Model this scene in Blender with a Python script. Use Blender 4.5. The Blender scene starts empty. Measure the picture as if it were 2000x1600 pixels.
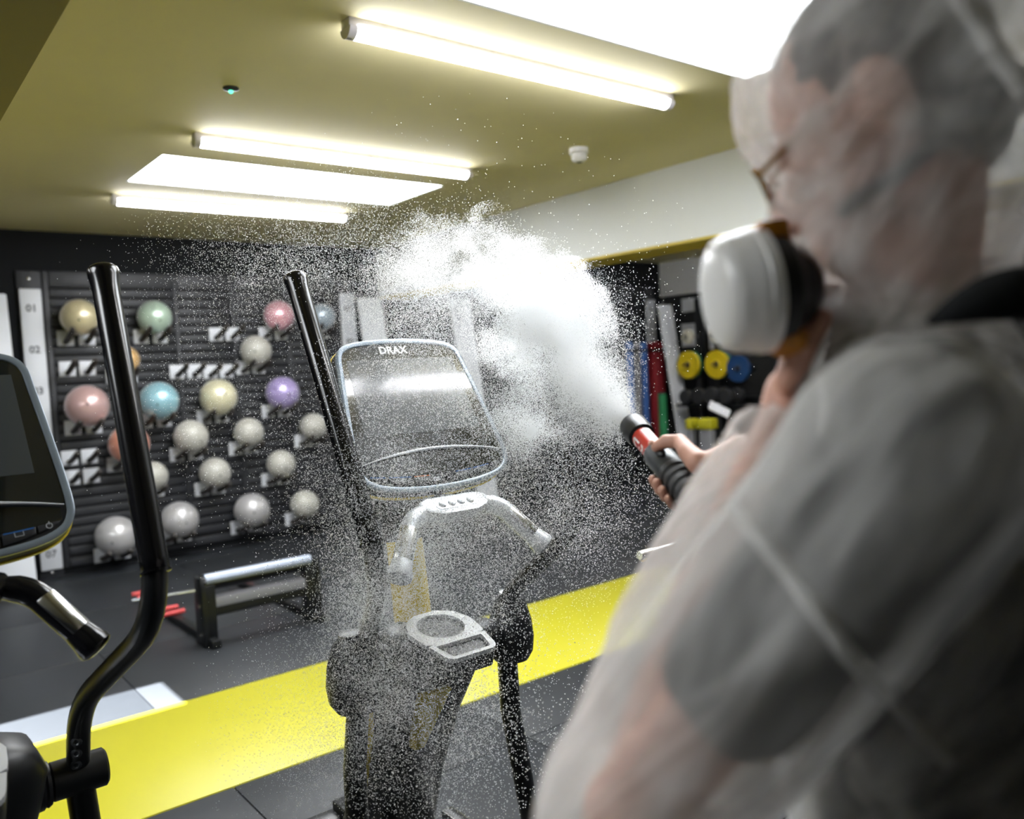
import bpy, bmesh, math, random
import numpy as np
from mathutils import Vector, Matrix, noise as mnoise
random.seed(7)
RNG = np.random.default_rng(11)
SC = bpy.context.scene
COL = SC.collection

# ---------------------------------------------------------------- camera
CAM_H = 1.45
F_PX, YAW, PITCH, ROLL = 1644.2, math.radians(51.526), math.radians(3.073), math.radians(-2.892)
FW = Vector((math.cos(YAW)*math.cos(PITCH), math.sin(YAW)*math.cos(PITCH), -math.sin(PITCH)))
R0 = Vector((math.sin(YAW), -math.cos(YAW), 0)); U0 = R0.cross(FW)
RT = R0*math.cos(ROLL) + U0*math.sin(ROLL)
UP = -R0*math.sin(ROLL) + U0*math.cos(ROLL)
O = Vector((0, 0, CAM_H))
cam = bpy.data.cameras.new('camera'); cam_ob = bpy.data.objects.new('camera', cam); COL.objects.link(cam_ob)
cam.sensor_width = 36.0; cam.lens = 36.0*F_PX/2000.0; cam.clip_start = 0.02; cam.clip_end = 200
M = Matrix((RT, UP, -FW)).transposed().to_4x4(); M.translation = O
cam_ob.matrix_world = M
cam.dof.use_dof = True; cam.dof.focus_distance = 2.05; cam.dof.aperture_fstop = 2.1
SC.camera = cam_ob

def ray(px, py):
    return FW + RT*((px-1000)/F_PX) - UP*((py-800)/F_PX)
def at(px, py, ax, val):
    r = ray(px, py); return O + r*((val-O[ax])/r[ax])
def D(px, py, d):
    return O + ray(px, py)*d

# ---------------------------------------------------------------- world, sun, exposure
W = bpy.data.worlds.new('world'); SC.world = W; W.use_nodes = True
bg = W.node_tree.nodes['Background']; bg.inputs[0].default_value = (0.75, 0.85, 1, 1); bg.inputs[1].default_value = 1.0
sun = bpy.data.lights.new('sun', 'SUN'); sun.energy = 30; sun.angle = math.radians(0.6); sun.color = (0.94, 0.97, 1.0)
sun_ob = bpy.data.objects.new('sun', sun); COL.objects.link(sun_ob)
SUN_D = Vector((0.508, -0.20, -1.0)).normalized()
sun_ob.rotation_euler = SUN_D.to_track_quat('-Z', 'Y').to_euler(); sun_ob.location = (-2, 5, 8)
vs = SC.view_settings
vs.view_transform = 'Standard'; vs.look = 'None'; vs.gamma = 1.0; vs.use_curve_mapping = False; vs.exposure = 1.5
SC.cycles.max_bounces = 14; SC.cycles.diffuse_bounces = 9; SC.cycles.transparent_max_bounces = 12
PANEL_E = 7.5      # luminous ceiling panels
TUBE_E = 17.0      # ceiling battens

# ---------------------------------------------------------------- materials
def mat(name, col, rough=0.5, metal=0.0, var=0.0, vscale=20, bump=0.0, bscale=200, coat=0.0, spec=0.5, col2=None):
    m = bpy.data.materials.new(name); m.use_nodes = True
    nt = m.node_tree; b = nt.nodes['Principled BSDF']
    b.inputs['Base Color'].default_value = (*col, 1); b.inputs['Roughness'].default_value = rough
    b.inputs['Metallic'].default_value = metal; b.inputs['Specular IOR Level'].default_value = spec
    if coat: b.inputs['Coat Weight'].default_value = coat; b.inputs['Coat Roughness'].default_value = 0.08
    tc = nt.nodes.new('ShaderNodeTexCoord')
    n = nt.nodes.new('ShaderNodeTexNoise'); n.inputs['Scale'].default_value = vscale; n.inputs['Detail'].default_value = 5
    nt.links.new(tc.outputs['Object'], n.inputs['Vector'])
    mx = nt.nodes.new('ShaderNodeMix'); mx.data_type = 'RGBA'
    c2 = col2 if col2 else tuple(max(0, c*(1-max(var, 0.04))) for c in col)
    mx.inputs['A'].default_value = (*col, 1); mx.inputs['B'].default_value = (*c2, 1)
    nt.links.new(n.outputs['Fac'], mx.inputs['Factor']); nt.links.new(mx.outputs['Result'], b.inputs['Base Color'])
    if bump:
        n2 = nt.nodes.new('ShaderNodeTexNoise'); n2.inputs['Scale'].default_value = bscale; n2.inputs['Detail'].default_value = 3
        nt.links.new(tc.outputs['Object'], n2.inputs['Vector'])
        bp = nt.nodes.new('ShaderNodeBump'); bp.inputs['Strength'].default_value = bump; bp.inputs['Distance'].default_value = 0.002
        nt.links.new(n2.outputs['Fac'], bp.inputs['Height']); nt.links.new(bp.outputs['Normal'], b.inputs['Normal'])
    return m
def emit(name, col, s):
    m = bpy.data.materials.new(name); m.use_nodes = True; nt = m.node_tree
    nt.nodes.remove(nt.nodes['Principled BSDF']); e = nt.nodes.new('ShaderNodeEmission')
    e.inputs[0].default_value = (*col, 1); e.inputs[1].default_value = s
    nt.links.new(e.outputs[0], nt.nodes['Material Output'].inputs[0]); return m
def cloth(name, col, opac, trans=0.45, var=0.18, vscale=9):
    m = bpy.data.materials.new(name); m.use_nodes = True; nt = m.node_tree
    nt.nodes.remove(nt.nodes['Principled BSDF'])
    d = nt.nodes.new('ShaderNodeBsdfDiffuse'); t = nt.nodes.new('ShaderNodeBsdfTranslucent'); tr = nt.nodes.new('ShaderNodeBsdfTransparent')
    d.inputs[0].default_value = (*col, 1); t.inputs[0].default_value = (*col, 1)
    a = nt.nodes.new('ShaderNodeMixShader'); a.inputs[0].default_value = trans
    nt.links.new(d.outputs[0], a.inputs[1]); nt.links.new(t.outputs[0], a.inputs[2])
    tc = nt.nodes.new('ShaderNodeTexCoord'); n = nt.nodes.new('ShaderNodeTexNoise'); n.inputs['Scale'].default_value = vscale; n.inputs['Detail'].default_value = 3; n.inputs['Distortion'].default_value = 0.6
    FDv = (RT*.62+UP*.78).normalized()                      # brightness of folds is put into opacity, streaked along this direction
    dt = nt.nodes.new('ShaderNodeVectorMath'); dt.operation = 'DOT_PRODUCT'; dt.inputs[1].default_value = FDv
    sc_ = nt.nodes.new('ShaderNodeVectorMath'); sc_.operation = 'SCALE'; sc_.inputs[0].default_value = FDv*-0.78
    ad = nt.nodes.new('ShaderNodeVectorMath'); ad.operation = 'ADD'
    nt.links.new(tc.outputs['Object'], dt.inputs[0]); nt.links.new(dt.outputs['Value'], sc_.inputs['Scale'])
    nt.links.new(tc.outputs['Object'], ad.inputs[0]); nt.links.new(sc_.outputs[0], ad.inputs[1]); nt.links.new(ad.outputs[0], n.inputs['Vector'])
    mr = nt.nodes.new('ShaderNodeMapRange'); mr.inputs['From Min'].default_value = 0.38; mr.inputs['From Max'].default_value = 0.62
    mr.inputs['To Min'].default_value = opac-var; mr.inputs['To Max'].default_value = opac+var
    nt.links.new(n.outputs['Fac'], mr.inputs['Value'])
    b = nt.nodes.new('ShaderNodeMixShader'); nt.links.new(mr.outputs[0], b.inputs[0])
    nt.links.new(tr.outputs[0], b.inputs[1]); nt.links.new(a.outputs[0], b.inputs[2])
    nt.links.new(b.outputs[0], nt.nodes['Material Output'].inputs[0]); return m

MT = dict(
 ceiling=mat('ceiling paint', (0.69, 0.625, 0.375), 0.75, var=0.06, vscale=3, bump=0.05, bscale=80),
 beam=mat('white beam paint', (0.66, 0.67, 0.65), 0.7, var=0.04, vscale=3),
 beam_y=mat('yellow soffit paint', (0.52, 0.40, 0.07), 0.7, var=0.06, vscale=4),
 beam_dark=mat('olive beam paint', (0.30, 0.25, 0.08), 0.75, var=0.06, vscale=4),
 wall_dark=mat('charcoal wall paint', (0.0065, 0.0075, 0.009), 0.85, spec=0.25, var=0.2, vscale=6, bump=0.1),
 wall_white=mat('white wall paint', (0.62, 0.62, 0.62), 0.7, var=0.05, vscale=4),
 wall_black=mat('black wall paint', (0.02, 0.021, 0.022), 0.8, var=0.2, vscale=4),
 rubber=mat('black rubber tile', (0.019, 0.022, 0.0265), 0.5, var=0.35, vscale=60, bump=0.35, bscale=350, spec=0.5),
 rubber_gap=mat('dark joint', (0.01, 0.01, 0.011), 0.9),
 stripe=mat('yellow rubber strip', (0.47, 0.435, 0.016), 0.42, var=0.08, vscale=5, bump=0.06, bscale=300),
 slat=mat('charcoal slat', (0.021, 0.0225, 0.027), 0.5, var=0.2, vscale=8, bump=0.05),
 stile=mat('charcoal stile', (0.022, 0.0235, 0.028), 0.5, var=0.2, vscale=8),
 alu=mat('white coated steel', (0.66, 0.68, 0.72), 0.45, var=0.06, vscale=3),
 ink=mat('dark ink', (0.05, 0.05, 0.06), 0.7),
 batten=mat('grey fixture plastic', (0.55, 0.53, 0.55), 0.5),
 white_plastic=mat('white plastic', (0.80, 0.79, 0.77), 0.35, var=0.04),
 black_gloss=mat('gloss black tube', (0.004, 0.004, 0.005), 0.17, var=0.3, spec=0.38),
 black_satin=mat('satin black tube', (0.006, 0.007, 0.008), 0.36, var=0.3, vscale=40, bump=0.03, bscale=500),
 black_plastic=mat('black plastic', (0.010, 0.011, 0.013), 0.42, var=0.3, vscale=30, bump=0.08, bscale=600),
 grey_plastic=mat('grey rim plastic', (0.22, 0.26, 0.30), 0.28, metal=0.5, var=0.1),
 barrel=mat('dark grey anodised', (0.06, 0.065, 0.07), 0.38, metal=0.4, var=0.1),
 silver=mat('silver plastic', (0.66, 0.68, 0.71), 0.25, metal=0.4, var=0.06),
 chrome=mat('brushed steel', (0.62, 0.62, 0.62), 0.22, metal=1.0, var=0.1, vscale=90),
 highlight_blue=mat('bluish highlight', (0.24, 0.27, 0.33), 0.42, metal=0.7, var=0.1),
 steel_grey=mat('grey enamel', (0.23, 0.23, 0.25), 0.35, var=0.1),
 yellow_paint=mat('yellow machine paint', (0.62, 0.46, 0.03), 0.35, var=0.06),
 glass=mat('black console glass', (0.006, 0.008, 0.010), 0.04, var=0.1, spec=0.9, coat=0.6),
 screen=mat('dull display', (0.028, 0.034, 0.036), 0.40, metal=0.08, var=0.1, vscale=4, spec=0.5, coat=1.0),
 blue_line=mat('blue print', (0.02, 0.10, 0.30), 0.4), orange_line=mat('orange print', (0.6, 0.16, 0.03), 0.4),
 print_white=mat('white print', (0.82, 0.82, 0.82), 0.5), print_grey=mat('grey print', (0.25, 0.26, 0.27), 0.5),
 red=mat('red rubber', (0.62, 0.06, 0.06), 0.5, var=0.1), red_label=mat('red label', (0.50, 0.035, 0.02), 0.3, var=0.08),
 prong=mat('dark prong rubber', (0.040, 0.034, 0.030), 0.6, var=0.2),
 skin=mat('skin', (0.66, 0.37, 0.28), 0.5, var=0.18, vscale=30, bump=0.12, bscale=260, col2=(0.52, 0.27, 0.19)),
 hair=mat('dark hair', (0.035, 0.03, 0.03), 0.6, var=0.4, vscale=90, bump=0.5, bscale=200),
 tee=mat('black cotton', (0.016, 0.018, 0.020), 0.9, var=0.3, vscale=60, bump=0.2, bscale=400),
 mask_black=mat('black mask rubber', (0.008, 0.009, 0.010), 0.5, var=0.2), amber=mat('amber plastic', (0.45, 0.17, 0.008), 0.35, var=0.15),
 filter=mat('white filter plastic', (0.74, 0.73, 0.71), 0.32, var=0.04),
 tortoise=mat('tortoiseshell', (0.03, 0.015, 0.008), 0.2, var=0.5, vscale=120, col2=(0.45, 0.22, 0.02)),
 lens=mat('clear lens', (0.8, 0.8, 0.8), 0.05),
 shoe=mat('dark shoe', (0.02, 0.02, 0.022), 0.6),
 plate_yellow=mat('yellow bumper plate', (0.70, 0.52, 0.012), 0.45, var=0.1), plate_green=mat('green bumper plate', (0.02, 0.16, 0.06), 0.5),
 plate_blue=mat('blue bumper plate', (0.01, 0.05, 0.16), 0.5), plate_cream=mat('cream plate', (0.62, 0.60, 0.50), 0.5),
 black_rubber=mat('black weight rubber', (0.022, 0.023, 0.025), 0.55, var=0.3, vscale=30),
 mat_blue=mat('blue mat foam', (0.05, 0.14, 0.42), 0.7), mat_red=mat('red mat foam', (0.30, 0.012, 0.02), 0.7), mat_grey=mat('grey mat foam', (0.22, 0.22, 0.24), 0.7), mat_green=mat('green foam', (0.02, 0.22, 0.08), 0.7),
 panel=emit('luminous panel', (0.93, 0.97, 1.0), PANEL_E), tube=emit('lit diffuser', (0.96, 0.96, 1.0), TUBE_E),
 led=emit('green lamp', (0.1, 1.0, 0.5), 1.2),
 suit=cloth('thin white non-woven cloth', (0.88, 0.87, 0.85), 0.58, 0.45, 0.26, 22),
 hood=cloth('thin white non-woven hood cloth', (0.88, 0.87, 0.85), 0.60, 0.45, 0.22, 24),
 seam=cloth('doubled white cloth', (0.86, 0.85, 0.83), 0.86, 0.4, 0.04),
)

# ---------------------------------------------------------------- mesh helpers
class MB:
    def __init__(s): s.v = []; s.f = []
    def add(s, v, f):
        o = len(s.v); s.v += [tuple(p) for p in v]; s.f += [tuple(i+o for i in q) for q in f]; return s
    def box(s, x0, x1, y0, y1, z0, z1):
        return s.add([(x0,y0,z0),(x1,y0,z0),(x1,y1,z0),(x0,y1,z0),(x0,y0,z1),(x1,y0,z1),(x1,y1,z1),(x0,y1,z1)],
                     [(0,3,2,1),(4,5,6,7),(0,1,5,4),(1,2,6,5),(2,3,7,6),(3,0,4,7)])
    def tube(s, pts, rad, seg=16, caps=True, ell=None):
        pts = [Vector(p) for p in pts]; n = len(pts)
        if not hasattr(rad, '__len__'): rad = [rad]*n
        T = []
        for i in range(n):
            a = pts[max(0, i-1)]; b = pts[min(n-1, i+1)]; T.append((b-a).normalized())
        ref = Vector((0, 0, 1)) if abs(T[0].z) < 0.9 else Vector((1, 0, 0))
        N = (ref - T[0]*ref.dot(T[0])).normalized(); v = []; f = []
        for i in range(n):
            N = (N - T[i]*N.dot(T[i])).normalized(); B = T[i].cross(N)
            ea, eb = ell if ell else (1, 1)
            for k in range(seg):
                a = 2*math.pi*k/seg
                v.append(pts[i] + N*(rad[i]*math.cos(a)*ea) + B*(rad[i]*math.sin(a)*eb))
        for i in range(n-1):
            for k in range(seg):
                k2 = (k+1) % seg; f.append((i*seg+k, i*seg+k2, (i+1)*seg+k2, (i+1)*seg+k))
        if caps: f.append(tuple(reversed(range(seg)))); f.append(tuple(range((n-1)*seg, n*seg)))
        return s.add(v, f)
    def lathe(s, prof, base, axis, seg=28):
        # prof: list of (distance along axis, radius)
        base = Vector(base); axis = Vector(axis).normalized()
        pts = [base + axis*p[0] for p in prof]
        ref = Vector((0, 0, 1)) if abs(axis.z) < 0.9 else Vector((1, 0, 0))
        N = (ref-axis*ref.dot(axis)).normalized(); B = axis.cross(N); v = []; f = []
        for p, (q, r) in zip(pts, prof):
            for k in range(seg):
                a = 2*math.pi*k/seg; v.append(p + (N*math.cos(a)+B*math.sin(a))*max(r, 1e-4))
        for i in range(len(prof)-1):
            for k in range(seg):
                k2 = (k+1) % seg; f.append((i*seg+k, i*seg+k2, (i+1)*seg+k2, (i+1)*seg+k))
        f.append(tuple(reversed(range(seg)))); f.append(tuple(range((len(prof)-1)*seg, len(prof)*seg)))
        return s.add(v, f)
    def ellipsoid(s, c, ax, nu=20, nv=12):
        # ax: three Vectors, the semi-axes
        c = Vector(c); A, B, Cc = [Vector(a) for a in ax]; v = [c+Cc]; f = []
        for j in range(1, nv):
            th = math.pi*j/nv
            for i in range(nu):
                ph = 2*math.pi*i/nu
                v.append(c + A*(math.sin(th)*math.cos(ph)) + B*(math.sin(th)*math.sin(ph)) + Cc*math.cos(th))
        v.append(c-Cc); L = len(v)-1
        for i in range(nu): f.append((0, 1+i, 1+(i+1) % nu)); f.append((L, L-nu+(i+1) % nu, L-nu+i))
        for j in range(nv-2):
            for i in range(nu):
                a = 1+j*nu+i; b = 1+j*nu+(i+1) % nu; f.append((a, a+nu, b+nu, b))
        return s.add(v, f)
    def sphere(s, c, r, nu=20, nv=12):
        return s.ellipsoid(c, (Vector((r,0,0)), Vector((0,r,0)), Vector((0,0,r))), nu, nv)
    def prism(s, outline, frame, z0, z1):
        # outline list of (u,v); frame = (origin, U, V, N)
        o, U, V, N = [Vector(q) for q in frame]; n = len(outline)
        v = [o+U*a+V*b+N*z0 for a, b in outline] + [o+U*a+V*b+N*z1 for a, b in outline]
        f = [tuple(reversed(range(n))), tuple(range(n, 2*n))] + [(i, (i+1) % n, n+(i+1) % n, n+i) for i in range(n)]
        return s.add(v, f)
    def ring(s, outer, inner, frame, z0, z1):
        o, U, V, N = [Vector(q) for q in frame]; n = len(outer); v = []
        for z in (z0, z1):
            for L in (outer, inner): v += [o+U*a+V*b+N*z for a, b in L]
        f = []
        for i in range(n):
            j = (i+1) % n
            f += [(i, j, 2*n+j, 2*n+i), (n+j, n+i, 3*n+i, 3*n+j), (2*n+i, 2*n+j, 3*n+j, 3*n+i), (j, i, n+i, n+j)]
        return s.add(v, f)
    def mesh(s, name, m, smooth=True, angle=35, bevel=0, fix=True):
        me = bpy.data.meshes.new(name); me.from_pydata(s.v, [], s.f); me.update()
        if fix or bevel:
            bm = bmesh.new(); bm.from_mesh(me)
            if bevel: bmesh.ops.bevel(bm, geom=[e for e in bm.edges if e.calc_face_angle(0) > 0.6], offset=bevel, segments=2, affect='EDGES', profile=0.5)
            bmesh.ops.recalc_face_normals(bm, faces=bm.faces); bm.to_mesh(me); bm.free()
        if m: me.materials.append(m)
        if smooth:
            me.polygons.foreach_set('use_smooth', [True]*len(me.polygons)); me.set_sharp_from_angle(angle=math.radians(angle))
        return me

def obj(name, me, parent=None, loc=None):
    o = bpy.data.objects.new(name, me); COL.objects.link(o)
    if parent is not None: o.parent = parent
    if loc is not None: o.location = loc
    return o
def tag(o, label, cat, group=None, kind=None):
    o['label'] = label; o['category'] = cat
    if group: o['group'] = group
    if kind: o['kind'] = kind
    return o
def thing(name, label, cat, loc=(0, 0, 0), group=None):
    o = bpy.data.objects.new(name, None); COL.objects.link(o); o.location = loc; o.empty_display_size = 0.05
    return tag(o, label, cat, group)
def struct(o): o['kind'] = 'structure'; return o
def copy_tree(o, parent=None):
    c = o.copy(); COL.objects.link(c); c.parent = parent
    for ch in list(o.children): copy_tree(ch, c)
    return c
def shift(p, q): return Vector(p)-Vector(q)
def smooth_path(pts, n=8):
    P = [Vector(p) for p in pts]; P = [P[0]*2-P[1]] + P + [P[-1]*2-P[-2]]; out = []
    for i in range(1, len(P)-2):
        a, b, c, d = P[i-1:i+3]
        for k in range(n):
            t = k/n
            out.append(0.5*((2*b)+(c-a)*t+(2*a-5*b+4*c-d)*t*t+(3*b-a-3*c+d)*t**3))
    out.append(P[-2]); return out
def lerp_list(vals, n):
    out = []
    for i in range(len(vals)-1):
        for k in range(n): out.append(vals[i]+(vals[i+1]-vals[i])*k/n)
    out.append(vals[-1]); return out
def fillet_path(pts, rads, n=7):
    P = [Vector(p) for p in pts]; out = [P[0]]
    for i in range(1, len(P)-1):
        a = (P[i-1]-P[i]); b = (P[i+1]-P[i]); r = min(rads[i-1], a.length*0.49, b.length*0.49)
        p0 = P[i]+a.normalized()*r; p1 = P[i]+b.normalized()*r
        for k in range(n+1):
            t = k/n; out.append(p0*(1-t)**2 + P[i]*2*t*(1-t) + p1*t*t)
    out.append(P[-1]); return out
def text_geo(txt, size, depth=0.0004, bold=False):
    c = bpy.data.curves.new('t', 'FONT'); c.body = txt; c.size = size; c.extrude = depth; c.align_x = 'CENTER'; c.align_y = 'CENTER'
    c.resolution_u = 3
    if bold: c.offset = size*0.025
    o = bpy.data.objects.new('t', c); COL.objects.link(o)
    dg = bpy.context.evaluated_depsgraph_get(); dg.update()
    me = o.evaluated_get(dg).to_mesh()
    v = [p.co.copy() for p in me.vertices]; f = [tuple(p.vertices) for p in me.polygons]
    o.evaluated_get(dg).to_mesh_clear(); bpy.data.objects.remove(o); bpy.data.curves.remove(c)
    return v, f
def text_mb(txt, size, frame, bold=False, sx=1.0, depth=0.0004):
    o, U, V, N = [Vector(q) for q in frame]; v, f = text_geo(txt, size, depth, bold)
    return MB().add([o+U*(p.x*sx)+V*p.y+N*p.z for p in v], f)
def rrect(x0, x1, y0, y1, r, n=5):
    out = []
    for cx, cy, a0 in ((x1-r, y1-r, 0), (x0+r, y1-r, 90), (x0+r, y0+r, 180), (x1-r, y0+r, 270)):
        for k in range(n+1):
            a = math.radians(a0+90*k/n); out.append((cx+r*math.cos(a), cy+r*math.sin(a)))
    return out
def shared_box(name, m, sx, sy, sz, bevel=0.0):
    return MB().box(-sx/2, sx/2, -sy/2, sy/2, -sz/2, sz/2).mesh(name, m, smooth=bevel > 0, bevel=bevel)

# ================================================================ the room
YW = 7.23; H = 2.638; XR = 8.28; XL = -4.0; YB = -3.2
# floor base and rubber tiles
floor = struct(obj('floor', MB().box(XL, XR, YB, YW, -0.12, -0.012).mesh('floor', MT['rubber_gap'], smooth=False)))
STRIPE = (2.950, 3.895)
def tile_cols():
    xs = [0.99+i for i in range(-5, 8)]
    return [(max(a, XL), min(a+1, XR)) for a in xs if a+1 > XL and a < XR]
def tile_rows():
    rows = []
    y = 3.9
    while y < YW: rows.append((y, min(y+1, YW))); y += 1
    y = 2.945
    for a, b in ((2.505, 2.945), (1.505, 2.505), (0.505, 1.505), (-0.495, 0.505), (-1.495, -0.495), (-2.495, -1.495), (YB, -2.495)): rows.append((a, b))
    return rows
cache = {}
for x0, x1 in tile_cols():
    for y0, y1 in tile_rows():
        k = (round(x1-x0, 3), round(y1-y0, 3))
        if k not in cache: cache[k] = shared_box('rubber_tile', MT['rubber'], k[0]-0.005, k[1]-0.005, 0.012, 0.0015)
        obj('rubber_tile', cache[k], floor, ((x0+x1)/2, (y0+y1)/2, -0.006))
xs = [XL+0.01, -2.01, -0.01, 1.99, 3.99, 5.99, XR]
for a, b in zip(xs, xs[1:]):
    o = obj('yellow_strip', shared_box('yellow_strip', MT['stripe'], b-a-0.001, STRIPE[1]-STRIPE[0], 0.013, 0.001), floor, ((a+b)/2, sum(STRIPE)/2, -0.0055))
    o['label'] = 'bright yellow floor strip'

# ceiling with openings
PX = (1.40, 3.19); P1 = (4.60, 5.31); P2 = (1.45, 2.26); PXL = (-2.6, -0.81); SL = (-2.2, -0.2, 4.39, 4.79)
def slab_with_holes(x0, x1, y0, y1, z0, z1, holes):
    X = sorted({x0, x1, *[h[0] for h in holes], *[h[1] for h in holes]}); Y = sorted({y0, y1, *[h[2] for h in holes], *[h[3] for h in holes]})
    b = MB()
    for i in range(len(X)-1):
        for j in range(len(Y)-1):
            cx = (X[i]+X[i+1])/2; cy = (Y[j]+Y[j+1])/2
            if any(h[0] < cx < h[1] and h[2] < cy < h[3] for h in holes): continue
            b.box(X[i], X[i+1], Y[j], Y[j+1], z0, z1)
    return b
ceil = struct(obj('ceiling', slab_with_holes(XL, XR, YB, YW, H, H+0.12, [(*PX, *P1), (*PX, *P2), (*PXL, *P2), SL]).mesh('ceiling', MT['ceiling'], smooth=False)))
fr = MB()
x0, x1, y0, y1 = SL
fr.box(x0-.04, x0, y0-.04, y1+.04, H-.01, H+.16).box(x1, x1+.04, y0-.04, y1+.04, H-.01, H+.16).box(x0, x1, y0-.04, y0, H-.01, H+.16).box(x0, x1, y1, y1+.04, H-.01, H+.16)
w3 = struct(obj('sun_opening_3', fr.mesh('sun_opening_3', MT['beam'], smooth=False)))  # unseen roof opening, added so the sun falls as a floor patch
for PX_, yy, lab in ((PX, P1, 'far luminous ceiling panel lying between two tube lights'), (PX, P2, 'near luminous ceiling panel at the top of the picture'), (PXL, P2, 'added fill light panel out of view in the left bay beyond the olive beam')):  # left-bay panel is added out of view to brighten the person
    t = thing('ceiling_panel', lab, 'ceiling light', (sum(PX_)/2, sum(yy)/2, H), 'luminous ceiling panels')
    hx = (PX[1]-PX[0])/2; hy = (yy[1]-yy[0])/2
    obj('diffuser', MB().box(-hx+.012, hx-.012, -hy+.012, hy-.012, 0.006, 0.03).mesh('diffuser', MT['panel'], smooth=False), t)
    f = MB().box(-hx, hx, -hy, -hy+.012, 0, .11).box(-hx, hx, hy-.012, hy, 0, .11).box(-hx, -hx+.012, -hy+.012, hy-.012, 0, .11).box(hx-.012, hx, -hy+.012, hy-.012, 0, .11)
    f.box(-hx, hx, -hy, hy, .10, .12)
    obj('frame', f.mesh('frame', MT['beam'], smooth=False), t)
# walls
wall_back = struct(obj('wall_back', MB().box(XL, XR+0.1, YW, YW+0.12, -0.12, H+0.12).mesh('wall_back', MT['wall_dark'], smooth=False)))
wall_left = struct(obj('wall_left', MB().box(XL-0.12, XL, YB, YW, -0.12, H+0.12).mesh('wall_left', MT['wall_black'], smooth=False)))
wall_front = struct(obj('wall_front', MB().box(XL, XR, YB-0.12, YB, -0.12, H+0.12).mesh('wall_front', MT['wall_black'], smooth=False)))
wall_right = struct(obj('wall_right', MB().box(XR, XR+0.12, YB, YW, -0.12, H+0.12).mesh('wall_right', MT['wall_black'], smooth=False)))
o = obj('white_band', MB().box(XR-0.03, XR, 2.0, YW, 2.21, H).mesh('white_band', MT['wall_white'], smooth=False), wall_right)
# beams
b = struct(obj('trim_1', MB().box(4.167, 4.50, YB, YW, 2.165, H).mesh('beam', MT['beam'], smooth=False)))
obj('soffit', MB().box(4.165, 4.502, YB, YW, 2.147, 2.165).mesh('soffit', MT['beam_y'], smooth=False), b)
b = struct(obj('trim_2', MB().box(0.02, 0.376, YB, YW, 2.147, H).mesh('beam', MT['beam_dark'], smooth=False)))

# slatted storage wall
ROW0, PITCHZ, NROW = 2.203, 0.0735, 29
secs = [(1.295, 2.205), (2.245, 2.685), (2.735, 3.175), (3.225, 3.66)]
secs2 = [(4.55, 5.60), (5.65, 6.70), (6.75, 7.80)]
cache = {}
for (a, c) in secs+secs2:
    k = round(c-a, 3)
    if k not in cache: cache[k] = shared_box('slat', MT['slat'], k, 0.022, PITCHZ-0.017, 0.003)
    for r in range(NROW-1):
        z = ROW0-PITCHZ*(r+0.5)
        if z < 0.1: break
        obj('slat', cache[k], wall_back, ((a+c)/2, YW-0.019, z))
    obj('slat_backing', MB().box(a-.02, c+.02, YW-0.008, YW+0.01, 0.06, 2.33).mesh('slat_backing', MT['rubber_gap'], smooth=False), wall_back)
    obj('top_rail', shared_box('top_rail', MT['stile'], c-a, 0.026, 0.12, 0.003), wall_back, ((a+c)/2, YW-0.02, 2.272))
    obj('bottom_rail', shared_box('bottom_rail', MT['stile'], c-a, 0.026, 0.06, 0.003), wall_back, ((a+c)/2, YW-0.02, 0.09))
for x, w in ((1.27, .04), (2.225, .034), (2.71, .044), (3.2, .044), (3.685, .04), (4.52, .05), (5.625, .04), (6.725, .04), (7.83, .05)):
    obj('stile', shared_box('stile', MT['stile'], w, 0.034, 2.27, 0.004), wall_back, (x, YW-0.02, 1.195))
# numbered posts
def numbered_post(x, label):
    t = thing('numbered_post', label, 'post', (x, YW, 0), 'numbered wall posts')
    obj('channel', shared_box('channel', MT['stile'], 0.165, 0.03, 2.33, 0.004), t, (0, -0.018, 1.165))
    s = obj('white_strip', shared_box('white_strip', MT['alu'], 0.148, 0.03, 2.13, 0.01), t, (0, -0.047, 1.13))
    for k in range(7):
        z = 2.047-0.31*k
        obj('number', text_mb('0%d' % (k+1), 0.075, ((0, -0.0625, z), (1, 0, 0), (0, 0, 1), (0, -1, 0)), True).mesh('number', MT['ink'], smooth=False), s, (0, 0.047, -1.13))
    for z in (2.27, 0.04):
        obj('bolt', MB().lathe([(0, .012), (.006, .012), (.009, .007)], (0, -0.033, z), (0, -1, 0), 12).mesh('bolt', MT['chrome']), t)
numbered_post(1.162, 'white numbered steel post at the left edge of the ball wall')
numbered_post(3.79, 'white numbered steel post beside the blue-grey ball')
numbered_post(8.0, 'thin white numbered post above the red rolled mat')
# white boards leaning on the wall
def leaning_board(x0, x1, y_top, label, ztop=2.14, ybot=None):
    lean = 0.155; yb = y_top - ztop*lean
    t = thing('leaning_board', label, 'board', ((x0+x1)/2, yb, 0), 'white boards leaning on the back wall')
    w = (x1-x0)/2
    fr = ((0, 0, 0), (1, 0, 0), Vector((0, lean, 1)).normalized(), Vector((0, -1, lean)).normalized())
    L = ztop*math.sqrt(1+lean*lean)
    obj('board', MB().prism(rrect(-w, w, 0.02, L, 0.015), fr, -0.03, 0).mesh('board', MT['alu'], bevel=0.003), t)
    obj('foot', MB().prism(rrect(-w-.01, w+.01, 0.0, 0.05, 0.01), fr, -0.04, 0.01).mesh('foot', MT['black_rubber']), t)
    obj('hook', MB().tube([(0, YW-yb-.05, ztop+.10), (0, lean*ztop+.03, ztop+.08), (0, lean*ztop+.02, ztop-.05)], 0.012, 10).mesh('hook', MT['black_satin']), t)
leaning_board(0.76, 0.985, 7.02, 'white board leaning on the wall left of the numbered post')
leaning_board(3.84, 4.085, 7.05, 'white board leaning on the wall behind the console top')
leaning_board(4.86, 5.10, 7.02, 'white board leaning on the wall behind the spray cloud')
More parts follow.
